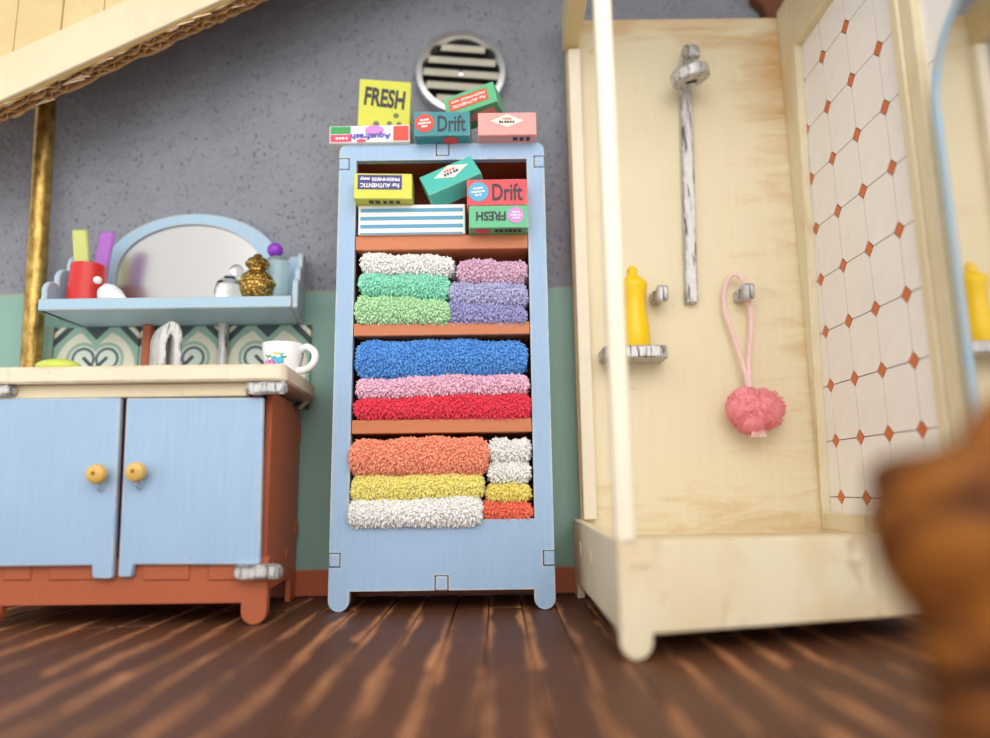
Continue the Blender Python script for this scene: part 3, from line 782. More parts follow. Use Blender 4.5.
for i, (lb, c, xl, a, b, xr, d, e, yf, gr) in enumerate(TW):
    towel(lb, c, xl, a, b, xr, d, e, yf, 0.24 if yf > -0.36 else 0.26, gr, i + 3)

# ------------------------------------------------------------------ cartons
EPS = 0.0016
def carton(label, mat, w, h, d, loc, rot=(0, 0, 0), group='little cardboard cartons on the cupboard'):
    """box with its base-front centre at loc; decorations lie on its front (y=0) and its underside"""
    t = thing('cardboard_carton', label, 'carton', loc, group, rot)
    MB().box(-w / 2, w / 2, 0, d, 0, h).build('carton_body', mat, t, bevel=0.0025, local=True)
    for s in (-1, 1):
        MB().box(s * w / 2 - 0.0012, s * w / 2 + 0.0012, 0.004, d - 0.004, 0.003, 0.005).build('flap_edge', 'carton_edge', t, local=True)
    return t
def deco(t, mb, name, mat, x, z, rot=0.0, lift=1, par=None, face='front'):
    c, s = math.cos(rot), math.sin(rot); out = MB()
    if face == 'front':
        vs = [(v.x * c - v.z * s + x, -EPS * lift, v.x * s + v.z * c + z) for v in mb.v]
    else:                                     # underside: z runs from the front edge backwards
        vs = [(v.x * c - v.z * s + x, -(v.x * s + v.z * c) + z, -EPS * lift) for v in mb.v]
    out.add(vs, mb.f)
    o = out.build(name, mat, par or t, smooth=False, local=True); return o
def strokes(w, h, n, seed=1):
    rn = random.Random(seed); mb = MB(); x = -w / 2
    while x < w / 2 - w / n * 0.3:
        ww = w / n * rn.uniform(0.55, 0.8); k = rn.uniform(0.7, 1.0) * h / 2
        mb.add([(x, 0, -h / 2), (x + ww, 0, -h / 2), (x + ww, 0, k), (x, 0, k)], [(0, 1, 2, 3)]); x += w / n
    return mb
def rect_px(x0, x1, y0, y1, Y):
    a, b = at(x0, y1, Y), at(x1, y0, Y); return a.x, b.x, a.z, b.z

# yellow FRESH carton standing on the cupboard
a, b, c, d = rect_px(357, 409, 79, 130, -0.24)
t = carton('yellow carton standing upright on the cupboard, lettered FRESH over dots', 'box_yellow', b - a, d - CT - 0.004, 0.10, ((a + b) / 2, -0.24, CT), (0, math.radians(1.5), math.radians(6)))
H_ = d - CT; W_ = b - a
deco(t, text_mb('FRESH', W_ * 0.78, 0.082, 0.035), 'lettering', 'ink', 0.0, H_ - 0.082, math.radians(-4))
for dx, dz, r in ((0.047, -0.155, 0.011), (-0.03, -0.195, 0.012), (0.022, -0.19, 0.010), (0.06, -0.19, 0.010), (0.018, -0.208, 0.008)):
    deco(t, disc_mb(r, 16), 'dot', 'ink_grey', dx, H_ + dz)
# toothpaste carton
a, b, c, d = rect_px(329, 410, 125, 142, -0.352)
t = carton('white toothpaste carton with upside-down blue lettering overhanging the cupboard', 'box_white', b - a, d - CT + 0.001, 0.085, ((a + b) / 2, -0.352, CT), (0, 0, math.radians(-1)))
W_ = b - a; H_ = d - CT
deco(t, rect_mb(W_ * 0.25, H_ * 0.42), 'print', 'ink_green', -W_ * 0.36, H_ * 0.74)
deco(t, rect_mb(W_ * 0.26, H_ * 0.42), 'print', 'ink_pink', -W_ * 0.355, H_ * 0.27)
deco(t, strokes(W_ * 0.16, H_ * 0.14, 4), 'lettering', 'ink_white', -W_ * 0.35, H_ * 0.25, PI, 2)
deco(t, rect_mb(W_ * 0.19, H_ * 0.86), 'print', 'ink_red', W_ * 0.39, H_ * 0.5)
deco(t, disc_mb(1, 20, W_ * 0.12, H_ * 0.3), 'print', 'ink_violet', W_ * 0.06, H_ * 0.70)
deco(t, text_mb('Aquafresh', W_ * 0.5, H_ * 0.46, 0.03), 'lettering', 'ink_brandblue', W_ * 0.02, H_ * 0.38, PI, 2)
deco(t, disc_mb(1, 16, W_ * 0.06, H_ * 0.1), 'print', 'ink_pink', -W_ * 0.1, H_ * 0.1, 0, 2)

def drift(t, W_, H_, badge):
    o = deco(t, disc_mb(H_ * 0.37, 24), 'badge', badge, -W_ * 0.31, H_ * 0.52)
    for q, (tx, tz, ww) in enumerate((('active', 0.13, 0.36), ('suds for', 0.0, 0.5), ('you', -0.13, 0.24))):
        deco(t, strokes(H_ * ww, H_ * 0.09, int(ww * 14), q), 'lettering', 'ink_white', -W_ * 0.31, H_ * (0.52 + tz), 0.12, 2, o)
    deco(t, text_mb('Drift', W_ * 0.50, H_ * 0.66, 0.015), 'lettering', 'ink', W_ * 0.17, H_ * 0.5)
a, b, c, d = rect_px(414, 470, 111, 131, -0.395)
t = carton('teal carton with a red round badge and black lettering on the cupboard top', 'box_teal', b - a, d - CT, 0.17, ((a + b) / 2, -0.395, CT))
drift(t, b - a, d - CT, 'ink_red'); deco(t, disc_mb(0.03, 20), 'badge', 'ink_red', 0.03, 0.035, 0, 1, None, 'under')
dr_top = d
a, b, c, d = rect_px(478, 536, 112, 133, -0.395)
t = carton('pink carton with a white diamond on the cupboard top', 'box_pink', b - a, d - CT, 0.17, ((a + b) / 2, -0.395, CT))
W_, H_ = b - a, d - CT
def diamond(w, h): return MB().add([(-w, 0, 0), (0, 0, -h), (w, 0, 0), (0, 0, h)], [(0, 1, 2, 3)])
o = deco(t, diamond(0.062, 0.026), 'print', 'ink_cream', 0.0, H_ - 0.034)
deco(t, strokes(0.035, 0.008, 5), 'lettering', 'ink_red', 0, H_ - 0.026, 0, 2, o); deco(t, strokes(0.06, 0.010, 6, 2), 'lettering', 'ink', 0, H_ - 0.039, 0, 2, o)
deco(t, strokes(0.07, 0.03, 3, 3), 'lettering', 'ink', 0.05, 0.03, PI, 1, None, 'under')
# green carton tilted across the two
p = at(472, 104, -0.33)
t = carton('green carton with an orange upside-down label, tilted on the teal and pink cartons', 'box_green', 0.205, 0.086, 0.13, (p.x, -0.345, max(d, dr_top) + 0.004), (math.radians(0), math.radians(-11), math.radians(-16)))
t.location.z = max(d, dr_top) + 0.034; t.location.x += 0.0
def authentic(t, W_, H_, mat, x=0.0, w=0.72, h=0.58, z=0.55):
    o = deco(t, rect_mb(W_ * w, H_ * h), 'label_patch', mat, x, H_ * z)
    deco(t, text_mb('For AUTHENTIC', W_ * w * 0.88, H_ * 0.17, 0.03), 'lettering', 'ink_white', x, H_ * (z - 0.13), PI, 2, o)
    deco(t, text_mb('FRESHNESS easy', W_ * w * 0.9, H_ * 0.17, 0.03), 'lettering', 'ink_white', x, H_ * (z + 0.12), PI, 2, o)
authentic(t, 0.205, 0.082, 'ink_orange', -0.006, 0.76, 0.6)
deco(t, rect_mb(0.16, 0.05), 'label_patch', 'box_pink', 0, 0.05, 0, 1, None, 'under')

Z1 = 1.337
a, b, c, d = rect_px(358, 465, 204, 236, -0.345)
t = carton('flat carton with blue and white stripes at the foot of its stack', 'box_white', b - a, d - Z1, 0.2, ((a + b) / 2, -0.346, Z1), group='little cardboard cartons inside the cupboard')
W_, H_ = b - a, d - Z1
for q in range(3): deco(t, rect_mb(W_ * 0.96, H_ * 0.12), 'stripe', 'ink_stripe', 0, H_ * (0.30 + 0.27 * q) - H_ * 0.03)
deco(t, rect_mb(W_ * 0.96, H_ * 0.05), 'stripe', 'ink_stripe', 0, H_ * 0.03)
st_top = d
a, b, c, d = rect_px(354, 412, 173, 195, -0.40)
t = carton('yellow carton with a purple upside-down label, on the striped carton', 'box_yellow', b - a, d - st_top - 0.001, 0.13, ((a + b) / 2, -0.40, st_top + 0.001), (0, 0, math.radians(3)), 'little cardboard cartons inside the cupboard')
authentic(t, b - a, d - st_top, 'ink_purple', -0.012, 0.76, 0.56, 0.64)
deco(t, strokes(0.12, 0.03, 5, 4), 'lettering', 'ink', 0, 0.03, PI, 1, None, 'under')
y_top = d
a, b, c, d = rect_px(469, 528, 205, 228, -0.40)
t = carton('green carton lettered FRESH upside down, under the red carton', 'box_green', b - a, d - Z1, 0.17, ((a + b) / 2, -0.40, Z1), group='little cardboard cartons inside the cupboard')
W_, H_ = b - a, d - Z1
deco(t, text_mb('FRESH', W_ * 0.50, H_ * 0.42, 0.03), 'lettering', 'ink', -W_ * 0.13, H_ * 0.52, PI)
o = deco(t, disc_mb(H_ * 0.36, 24), 'badge', 'ink_violet', W_ * 0.29, H_ * 0.55)
for q, tx in enumerate(('for', 'lasting', 'scent')): deco(t, strokes(H_ * (0.5 if q == 1 else 0.36), H_ * 0.09, 6, q + 7), 'lettering', 'ink_white', W_ * 0.29, H_ * (0.42 + 0.13 * q), PI, 2, o)
o = deco(t, disc_mb(1, 20, 0.03, 0.02), 'badge', 'ink_pink', -W_ * 0.28, 0.03, 0, 1, None, 'under'); deco(t, strokes(0.1, 0.03, 6, 5), 'lettering', 'ink', W_ * 0.15, 0.03, PI, 1, None, 'under')
g_top = d
a, b, c, d = rect_px(467, 527, 179, 205, -0.40)
t = carton('red carton with a blue round badge, on the green FRESH carton', 'box_red', b - a, d - g_top, 0.17, ((a + b) / 2, -0.40, g_top + 0.001), group='little cardboard cartons inside the cupboard')
drift(t, b - a, d - g_top, 'ink_blue')
# turquoise carton leaning between the yellow and the red one
p = at(428, 200, -0.37)
t = carton('turquoise carton with a white diamond, tilted between yellow and red cartons', 'box_turquoise', 0.212, 0.11, 0.08, (0, 0, 0), group='little cardboard cartons inside the cupboard')
pm = at(455, 184, -0.385)
t.location = pm; t.rotation_euler = (math.radians(-24), math.radians(-24), 0)
o = deco(t, diamond(0.07, 0.036), 'print', 'ink_cream', 0.01, 0.07)
deco(t, strokes(0.042, 0.012, 4, 8), 'lettering', 'ink_red', 0.008, 0.079, 0, 2, o); deco(t, strokes(0.06, 0.014, 5, 9), 'lettering', 'ink_purple', 0.01, 0.062, 0, 2, o)

# ------------------------------------------------------------------ round vent
vc = at(461, 75, -0.03)
vt = thing('round_vent', 'round chrome ventilation grille with cream slats on the plaster wall', 'vent', (vc.x, 0, vc.z))
RV = 0.198
MB().lathe([(RV, 0.0), (RV, -0.05), (RV - 0.006, -0.062), (RV - 0.03, -0.062), (RV - 0.034, -0.052), (RV - 0.034, 0.0)], (vc.x, 0, vc.z), 56, 'y').build('vent_rim', 'chrome', vt)
MB().lathe([(0.0, -0.006), (RV - 0.02, -0.006), (RV - 0.02, 0.0), (0.0, 0.0)], (vc.x, 0, vc.z), 40, 'y').build('vent_back', 'black', vt)
for q in range(-3, 4):
    zc = 0.060 * q
    hw = math.sqrt(max(0, (RV - 0.035) ** 2 - (abs(zc) + 0.012) ** 2))
    if hw < 0.04: continue
    s_ = MB().add([(-hw, -0.05, -0.023), (hw, -0.05, -0.023), (hw, -0.028, 0.023), (-hw, -0.028, 0.023), (-hw, -0.044, -0.019), (hw, -0.044, -0.019), (hw, -0.022, 0.015), (-hw, -0.022, 0.015)],
                  [(0, 1, 2, 3), (7, 6, 5, 4), (0, 4, 5, 1), (3, 2, 6, 7), (0, 3, 7, 4), (1, 5, 6, 2)])
    Rr = Matrix.Rotation(math.radians(5), 3, 'Y')
    s_.v = [Rr @ (v + Vector((0, 0, zc))) + Vector((vc.x, 0, vc.z)) for v in s_.v]
    s_.build('slat', 'slat', vt)
MB().lathe([(0.0, -0.05), (0.012, -0.047), (0.013, -0.035), (0.0, -0.034)], (vc.x, 0, vc.z), 14, 'y').build('screw', 'chrome', vt)

# ------------------------------------------------------------------ washstand
VF = -0.55
VX0, VX1 = -1.66, -0.742
van = thing('washstand', 'low washstand with pale blue doors on a terracotta body', 'cabinet', ((VX0 + VX1) / 2, -0.3, 0))
# front skirt with rounded feet
ft = 0.08
fx0, fx1 = -1.632, -0.722
sk = [(fx0, 0.036)] + arc(fx0 + ft / 2, 0.04, ft / 2, 180, 360, 10) + [(fx0 + ft, 0.066), (fx1 - ft, 0.066)] + arc(fx1 - ft / 2, 0.04, ft / 2, 180, 360, 10) + [(fx1, 0.205), (fx0, 0.205)]
MB().prism(sk, 'y', VF + 0.012, VF + 0.04).build('front_skirt', 'terracotta', van, bevel=0.003)
for xa, xb in ((0, 30), (46, 100), (140, 189), (206, 240)):
    A_, B_ = at(xa, 582, VF), at(xb, 568, VF)
    MB().box(A_.x, B_.x, VF + 0.007, VF + 0.02, A_.z + 0.002, 0.204).build('tenon', 'terracotta', van, bevel=0.004)
MB().prism([(-1.70, VF + 0.04), (-0.758, VF + 0.04), (-0.80, -0.03), (-1.70, -0.03)], 'z', 0.19, 0.20).build('base_panel', 'terracotta', van)
side = [(-0.51, 0.0), (-0.51, 0.07), (-0.44, 0.07), (-0.44, 0.0)]
def side_panel(xa, xb, th):
    mb = MB(); poly = [(VF + 0.042, 0.09), (-0.12, 0.09), (-0.12, 0.0), (-0.03, 0.0), (-0.03, 0.70), (-0.10, 0.735), (-0.12, 0.70), (-0.2, 0.735), (VF + 0.06, 0.735), (VF + 0.042, 0.70)]
    mb.prism(poly, 'x', 0, th)
    mb.v = [Vector((xa + (xb - xa) * (v.y - VF) / (-0.03 - VF) + v.x, v.y, v.z)) for v in mb.v]
    return mb.build('side_panel', 'terracotta', van, bevel=0.003)
side_panel(-0.758, -0.80, 0.022)
side_panel(-1.70, -1.70, 0.022)
for ya, z0_, z1_ in ((-0.2, 0.16, 0.2), (-0.06, 0.60, 0.66), (-0.05, 0.24, 0.29)):
    k = (ya - VF) / (-0.03 - VF); xs = -0.758 - 0.042 * k + 0.022
    MB().box(xs - 0.004, xs + 0.006, ya - 0.03, ya + 0.012, z0_, z1_).build('tenon', 'terracotta', van, bevel=0.003)
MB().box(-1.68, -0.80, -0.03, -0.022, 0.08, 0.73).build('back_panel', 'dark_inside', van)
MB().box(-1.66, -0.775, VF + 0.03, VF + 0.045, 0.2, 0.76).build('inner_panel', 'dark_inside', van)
# doors
dz0, dz1 = 0.188, 0.712
dl = [(-1.628, dz0), (-1.288, dz0), (-1.283, 0.155), (-1.277, 0.148), (-1.222, 0.146), (-1.214, 0.153), (-1.214, dz1), (-1.628, dz1 + 0.004)]
d1 = MB().prism([(-1.628, dz0), (-1.262, dz0), (-1.258, 0.155), (-1.252, 0.148), (-1.2, 0.146), (-1.194, 0.153), (-1.212, dz1), (-1.628, dz1 + 0.004)], 'y', VF - 0.018, VF + 0.005).build('door', 'blue', van, bevel=0.004)
d2 = MB().prism([(-1.176, 0.15), (-1.138, 0.15), (-1.135, dz0), (-0.742, dz0 - 0.006), (-0.752, dz1 - 0.004), (-1.197, dz1), (-1.182, 0.155)], 'y', VF - 0.01, VF + 0.01).build('door', 'blue', van, bevel=0.004)
for dd, px, py, yk in ((d1, 98, 474, VF - 0.018), (d2, 137, 472, VF - 0.01)):
    c = at(px, py, yk - 0.03)
    kb = MB(); kb.lathe([(0.0, 0.0), (0.012, 0.0), (0.014, -0.012), (0.026, -0.02), (0.032, -0.036), (0.028, -0.05), (0.016, -0.058), (0.008, -0.058), (0.007, -0.045), (0.0, -0.045)], (c.x, yk, c.z), 24, 'y')
    ko = kb.build('knob', 'knob_wood', dd)
    wl = MB().tube([(c.x - 0.008, yk - 0.01, c.z - 0.02), (c.x - 0.012, yk - 0.008, c.z - 0.045), (c.x, yk - 0.008, c.z - 0.056), (c.x + 0.01, yk - 0.008, c.z - 0.044), (c.x + 0.007, yk - 0.01, c.z - 0.02)], 0.0016, 5)
    wl.build('wire_loop', 'chrome', dd)
def hinge(x0, x1, y0, y1, par):
    a, b = at(x0, y1, VF - 0.03), at(x1, y0, VF - 0.03)
    mb = MB().prism([(a.x, a.z + 0.006), (a.x + 0.03, a.z), (b.x - 0.05, a.z + 0.004), (b.x, a.z + 0.002), (b.x + 0.002, b.z - 0.006), (b.x - 0.03, b.z), (a.x + 0.04, b.z - 0.004), (a.x, b.z)], 'y', VF - 0.038, VF - 0.006)
    mb.build('hinge', 'silver', par, bevel=0.006, seg=2)
hinge(246, 286, 380, 395, van); hinge(234, 281, 564, 580, van); hinge(-22, 14, 384, 397, van)
MB().box(-1.66, -0.808, VF - 0.008, VF + 0.03, 0.714, 0.758).build('apron', 'cream_clean', van, bevel=0.003)
# worktop
wt = [(-1.78, -0.015), (-1.78, -0.6), (-1.45, -0.595), (-1.1, -0.602), (-0.705, -0.598), (-0.688, -0.59), (-0.675, -0.572), (-0.69, -0.35), (-0.708, -0.1), (-0.72, -0.05), (-0.75, -0.028)]
wo = MB().prism(wt, 'z', 0.759, 0.812).build('worktop', 'counter', bevel=0.005, seg=2)
tag(wo, 'cream painted worktop slab on the washstand', 'worktop')
wz = 0.812

# patterned splashback tiles on the wall
tsz = 0.35
cmesh = MB().box(0, tsz - 0.003, -0.018, 0, 0, tsz - 0.003).mesh('splashback_tile', 'cement_tile', 0.0015)
x_l = at(56, 328, -0.02).x
names = ['green patterned cement tile behind the lime soap', 'green patterned cement tile behind the silver tap', 'green patterned cement tile behind the flowered mug']
for q in range(3):
    o = bpy.data.objects.new('splashback_tile', cmesh); COL.objects.link(o); o.location = (x_l + q * tsz, -0.007, 0.728)
    tag(o, names[q], 'tile', 'splashback tiles above the washstand')
# mirror shelf
SZ0, SZ1, SFY = 1.078, 1.122, -0.30
lx, rx = at(38, 300, SFY).x, at(291, 310, SFY).x
msf = thing('mirror_shelf', 'pale blue wall shelf with an arched mirror and scalloped ends', 'shelf', ((lx + rx) / 2, -0.02, SZ0))
MB().prism([(lx, SFY), (rx, SFY), (rx - 0.05, -0.022), (lx, -0.022)], 'z', SZ0, SZ1).build('shelf_board', 'blue_pale', msf, bevel=0.004)
bl_, br_ = at(60, 300, -0.02).x, at(302, 252, -0.02).x
ax0, ax1 = at(103, 290, -0.02).x, at(284, 250, -0.02).x
zc_ = 1.30; rzA = at(188, 216, -0.02).z - zc_
archp = arc((ax0 + ax1) / 2, zc_, (ax1 - ax0) / 2, 0, 180, 30, rzA)
outer = [(bl_, SZ1), (br_, SZ1), (br_, 1.36), (br_ - 0.04, 1.36)] + [p for p in archp if p[0] < br_ - 0.05] + [(ax0, 1.2), (bl_, 1.2)]
ia, ib = at(117, 290, -0.02).x, at(264, 270, -0.02).x
gi = [(ia, SZ1 + 0.004), (ib, SZ1 + 0.004)] + arc((ia + ib) / 2, 1.30, (ib - ia) / 2, 0, 180, 30, at(188, 226, -0.02).z - 1.30)
MB().prism(outer, 'y', -0.04, -0.008, [gi]).build('mirror_frame', 'blue_pale', msf)
MB().prism(gi, 'y', -0.03, -0.01).build('mirror_glass', 'mirror_dull', msf)
def scallop(x0, th, lean=0.0):
    pr = [(-0.02, SZ0), (SFY + 0.01, SZ0), (SFY + 0.01, SZ1 + 0.0)]
    pr += arc(SFY + 0.055, SZ1 + 0.035, 0.045, 200, 60, 8) + arc(SFY + 0.125, SZ1 + 0.10, 0.05, 190, 60, 8) + arc(SFY + 0.2, SZ1 + 0.175, 0.055, 190, 70, 8)
    pr += [(-0.04, 1.365), (-0.02, 1.365)]
    mb = MB().prism(pr, 'x', x0, x0 + th)
    if lean: mb.v = [Vector((v.x - lean * (v.y - SFY) / -SFY, v.y, v.z)) for v in mb.v]
    return mb.build('scalloped_end', 'blue_pale', msf, bevel=0.004)
scallop(rx, 0.022, 0.055); scallop(lx + 0.0, 0.022)
MB().box(at(45, 340, -0.03).x, x_l - 0.002, -0.03, -0.007, 0.803, SZ0).build('wall_batten', 'mint', msf)

# pole
pa, pb_ = at(32, 365, -0.10), at(43, 110, -0.10)
po = MB().tube([(pa.x, -0.10, 0.0)] + [(pa.x + (pb_.x - pa.x) * q / 6 * 1.0, -0.10, 0.82 + (2.3 - 0.82) * q / 6) for q in range(7)], 0.037, 24).build('brass_pole', 'brass')
tag(po, 'rubbed gold pole behind the washstand', 'pole')

# things on the shelf ---------------------------------------------------
def base(px, Y): return at(px, 296, Y).x
cxx = at(88, 280, -0.19).x
cup = thing('tumbler', 'red plastic tumbler holding two brushes on the mirror shelf', 'tumbler', (cxx, -0.19, SZ1))
ct = at(90, 266, -0.19).z - SZ1
MB().lathe([(0.0, 0.0), (0.069, 0.0), (0.067, ct * 0.5), (0.062, ct), (0.058, ct), (0.062, ct * 0.5), (0.062, 0.01), (0.0, 0.01)], (cxx, -0.19, SZ1), 32).build('cup_wall', 'red_plastic', cup)
def stick(name, lab, mat, x0, x1, px0, px1, yt_, dy=0.0):
    A_ = at(px0, 265, -0.19); B_ = at(px1, yt_, -0.19)
    mb = MB().box(-0.029, 0.029, -0.011, 0.011, 0, 1)
    bz = SZ1 + 0.012; tx = (B_.x - A_.x) / (B_.z - A_.z)
    mb.v = [Vector((A_.x + tx * (bz + v.z * (B_.z - bz) - A_.z) + v.x, -0.19 + dy + v.y, bz + v.z * (B_.z - bz))) for v in mb.v]
    o = mb.build(name, mat, bevel=0.006); return tag(o, lab, 'brush')
stick('brush_handle', 'clear lime yellow stick standing in the red tumbler', 'acryl_yellow', 0, 0, 82, 80, 230)
stick('brush_handle', 'clear purple stick leaning in the red tumbler', 'acryl_purple', 0, 0, 97, 104, 229, 0.03)
sx_ = at(113, 288, -0.22)
sb = thing('shell_ornament', 'small white glazed shell-like bead beside the red tumbler', 'ornament', (sx_.x, -0.245, SZ1))
s_ = MB().lathe([(0.0, 0.0), (0.02, 0.003), (0.038, 0.02), (0.042, 0.045), (0.032, 0.075), (0.016, 0.1), (0.004, 0.118), (0.0, 0.119)], seg=24)
Rr = Matrix.Rotation(math.radians(112), 3, 'Y')
s_.v = [Rr @ v + Vector((sx_.x - 0.035, -0.245, SZ1 + 0.043)) for v in s_.v]
s_.build('shell', 'white_glaze', sb)
MB().ball((sx_.x - 0.026, -0.28, SZ1 + 0.075), 0.015).build('shell_tip', 'white_glaze', sb)
gx = at(230, 280, -0.17)
gb = thing('scent_bottle', 'round clear glass scent bottle with a bead stopper', 'bottle', (gx.x, -0.17, SZ1))
MB().lathe([(0.0, 0.0), (0.03, 0.0), (0.05, 0.02), (0.057, 0.055), (0.048, 0.09), (0.026, 0.108), (0.02, 0.116), (0.0, 0.117)], (gx.x, -0.17, SZ1), 28).build('glass_body', 'glass', gb)
MB().ball((gx.x + 0.025, -0.17, SZ1 + 0.138), 0.027, 20, 12).build('stopper', 'glass', gb)
vx = at(257, 280, -0.22)
gv = thing('gold_jar', 'antique gold lidded jar with engraved bands on the shelf', 'jar', (vx.x, -0.22, SZ1))
MB().lathe([(0.0, 0.0), (0.036, 0.0), (0.05, 0.014), (0.061, 0.04), (0.064, 0.062), (0.064, 0.066), (0.066, 0.068), (0.066, 0.078), (0.063, 0.08), (0.058, 0.096), (0.042, 0.114), (0.03, 0.12), (0.03, 0.128), (0.0, 0.128)], (vx.x, -0.22, SZ1), 36).build('jar_body', 'gold', gv)
MB().lathe([(0.0, 0.128), (0.032, 0.128), (0.044, 0.142), (0.046, 0.15), (0.034, 0.168), (0.02, 0.174), (0.014, 0.186), (0.0, 0.188)], (vx.x, -0.22, SZ1), 30).build('jar_lid', 'gold', gv)
for a_ in range(30):
    an = 2 * PI * a_ / 30
    MB().ball((vx.x + 0.066 * math.cos(an), -0.22 + 0.066 * math.sin(an), SZ1 + 0.073), 0.0055, 8, 5).build('bead', 'brass', gv)
tx_ = at(277, 280, -0.14)
tb2 = thing('tall_bottle', 'tall pale teal glass bottle with a purple bead stopper', 'bottle', (tx_.x, -0.14, SZ1))
MB().lathe([(0.0, 0.0), (0.04, 0.0), (0.044, 0.01), (0.046, 0.175), (0.04, 0.195), (0.022, 0.202), (0.018, 0.205), (0.0, 0.205)], (tx_.x, -0.14, SZ1), 28).build('glass_body', 'glass_teal', tb2)
MB().ball((tx_.x - 0.012, -0.14, SZ1 + 0.232), 0.031, 22, 14).build('stopper', 'purple_bead', tb2)

# things on the worktop ---------------------------------------------------
s1_ = at(59, 360, -0.45)
so = MB().ball((s1_.x, -0.45, wz + 0.026), 1, 24, 12, (0.075, 0.05, 0.026)).build('soap_bar', 'lime'); tag(so, 'flat lime green soap lying on the worktop', 'soap')
a_ = at(148, 340, -0.045)
o = MB().box(a_.x - 0.017, a_.x + 0.017, -0.062, -0.028, wz, SZ0 - 0.001).build('shelf_support', 'terracotta', bevel=0.003); tag(o, 'terracotta wooden stick upright beside the silver tap', 'post')
a_ = at(223, 345, -0.05)
o = MB().lathe([(0.0, 0.0), (0.02, 0.0), (0.02, SZ0 - wz), (0.0, SZ0 - wz)], (a_.x, -0.05, wz), 20).build('shelf_support', 'silver'); tag(o, 'silver painted tube upright between tap and mug', 'post')
# tap: silver arch
a_ = at(171, 345, -0.34); zt_ = at(168, 322, -0.32).z
hw = 0.042
tout = [(a_.x - hw, wz), (a_.x - 0.014, wz), (a_.x - 0.014, zt_ - 0.1)] + arc(a_.x, zt_ - 0.1, 0.014, 180, 0, 8, 0.05) + [(a_.x + 0.014, wz), (a_.x + hw, wz), (a_.x + hw, zt_ - 0.07)] + arc(a_.x, zt_ - 0.07, hw, 0, 180, 14, 0.07)
tp_ = MB().prism(tout, 'y', -0.34, -0.24); tp_.v = [Vector((v.x + (v.y + 0.34) * -0.85, v.y, v.z)) for v in tp_.v]
o = tp_.build('tap', 'silver', bevel=0.004); tag(o, 'flaking silver arched tap on the worktop', 'tap')
# mug
mc = at(283, 360, -0.30); MR = 0.076; mz = wz
mug = thing('flowered_mug', 'white china mug with pink and blue flowers on the worktop corner', 'mug', (mc.x, -0.30, mz))
mh = at(283, 342, -0.35).z - mz
MB().lathe([(0.0, 0.0), (MR * 0.62, 0.0), (MR * 0.66, 0.008), (MR * 0.80, mh * 0.25), (MR * 0.94, mh * 0.6), (MR, mh * 0.97), (MR * 0.985, mh), (MR * 0.93, mh), (MR * 0.85, mh * 0.6), (MR * 0.6, mh * 0.14), (0.0, mh * 0.1)], (mc.x, -0.30, mz), 36).build('cup', 'white_glaze', mug)
hp = [Vector((mc.x + MR * 0.9, -0.31, mz + mh * 0.82)), Vector((mc.x + MR * 1.25, -0.325, mz + mh * 0.88)), Vector((mc.x + MR * 1.62, -0.33, mz + mh * 0.70)), Vector((mc.x + MR * 1.6, -0.33, mz + mh * 0.42)), Vector((mc.x + MR * 1.25, -0.325, mz + mh * 0.22)), Vector((mc.x + MR * 0.76, -0.31, mz + mh * 0.2))]
MB().tube(smooth_path(hp, 6), 0.0135, 12).build('handle', 'white_glaze', mug)
def on_mug(an, hz):
    r = MR * (0.80 + 0.18 * (hz / mh - 0.25) / 0.72) + 0.0005
    return Vector((mc.x + r * math.sin(an), -0.30 - r * math.cos(an), mz + hz)), Vector((math.sin(an), -math.cos(an), 0))
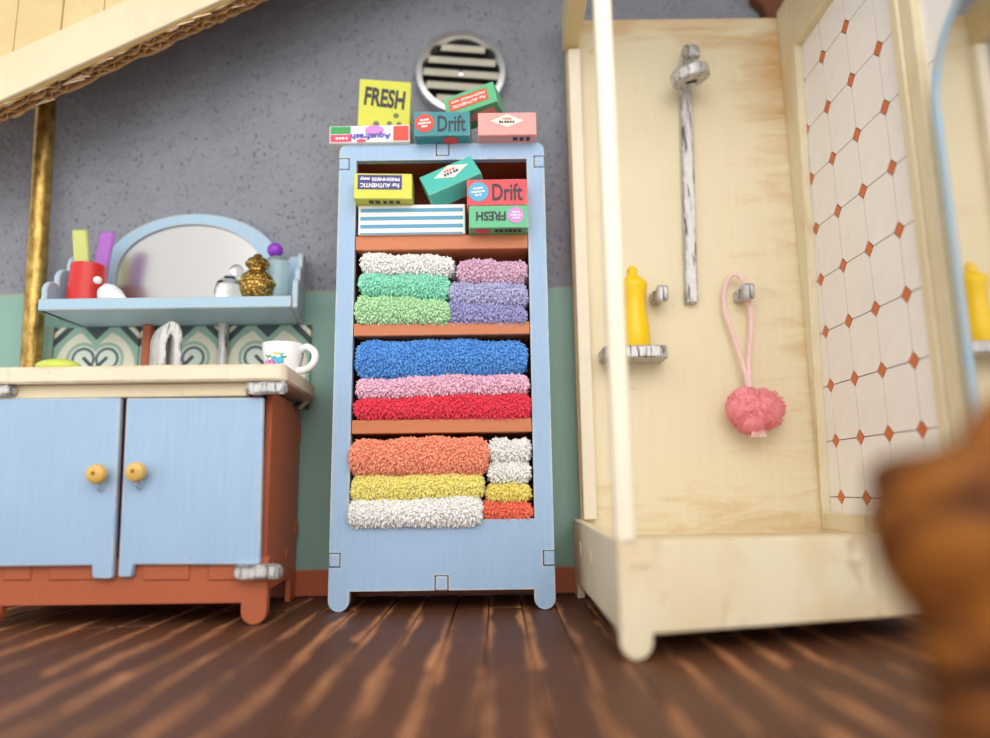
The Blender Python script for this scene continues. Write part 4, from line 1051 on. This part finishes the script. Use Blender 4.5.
for an, hz, mt, r in ((-0.45, mh * 0.42, 'ink_violet', 0.012), (-0.25, mh * 0.40, 'ink_pink', 0.009), (-0.62, mh * 0.38, 'ink_pink', 0.009), (0.02, mh * 0.52, 'ink_blue', 0.013), (0.14, mh * 0.45, 'ink_blue', 0.01), (-0.05, mh * 0.68, 'box_yellow', 0.007), (0.33, mh * 0.58, 'ink_green', 0.007), (-0.5, mh * 0.62, 'ink_green', 0.008), (0.2, mh * 0.66, 'ink_green', 0.006), (-0.2, mh * 0.55, 'ink_green', 0.007)):
    c, n = on_mug(an, hz); sd = Vector((n.y, -n.x, 0)); vs = []
    for q in range(14):
        a2 = 2 * PI * q / 14; rr_ = 1.5 * r * (1 + 0.22 * math.cos(5 * a2))
        vs.append(c + n * 0.0025 + sd * math.cos(a2) * rr_ + Vector((0, 0, 1)) * math.sin(a2) * rr_)
    MB().add(vs, [tuple(range(14))]).build('flower', mt, mug, smooth=False)

# ------------------------------------------------------------------ carved wooden thing close to the camera
fy = -1.93
c0 = at(998, 640, fy)
secs = [(0.0, 0.10, 0.0), (0.03, 0.10, 0.0), (0.06, 0.082, 0.0), (0.18, 0.082, 0.0), (0.255, 0.088, 0.0), (0.285, 0.098, -0.005), (0.31, 0.108, -0.010), (0.345, 0.118, -0.014), (0.375, 0.121, -0.016), (0.40, 0.113, -0.012), (0.418, 0.121, -0.010), (0.438, 0.118, -0.006), (0.450, 0.106, 0.004), (0.458, 0.075, 0.025), (0.468, 0.056, 0.04), (0.49, 0.052, 0.05), (0.515, 0.038, 0.055), (0.525, 0.0, 0.055)]
mb = MB(); vs = []; seg = 32
for z, r, ox in secs:
    for q in range(seg):
        an = 2 * PI * q / seg
        rr_ = r * (1 + 0.05 * math.sin(3 * an + z * 20) + 0.03 * math.sin(7 * an - z * 40))
        vs.append((c0.x + ox + rr_ * math.cos(an), fy + rr_ * 0.7 * math.sin(an), z))
fs = [(i * seg + q, i * seg + (q + 1) % seg, (i + 1) * seg + (q + 1) % seg, (i + 1) * seg + q) for i in range(len(secs) - 1) for q in range(seg)]
fs.append(tuple(reversed(range(seg))))
o = mb.add(vs, fs).build('carved_post', 'carved'); tag(o, 'carved brown wooden post with a bulging head before the shower', 'post')
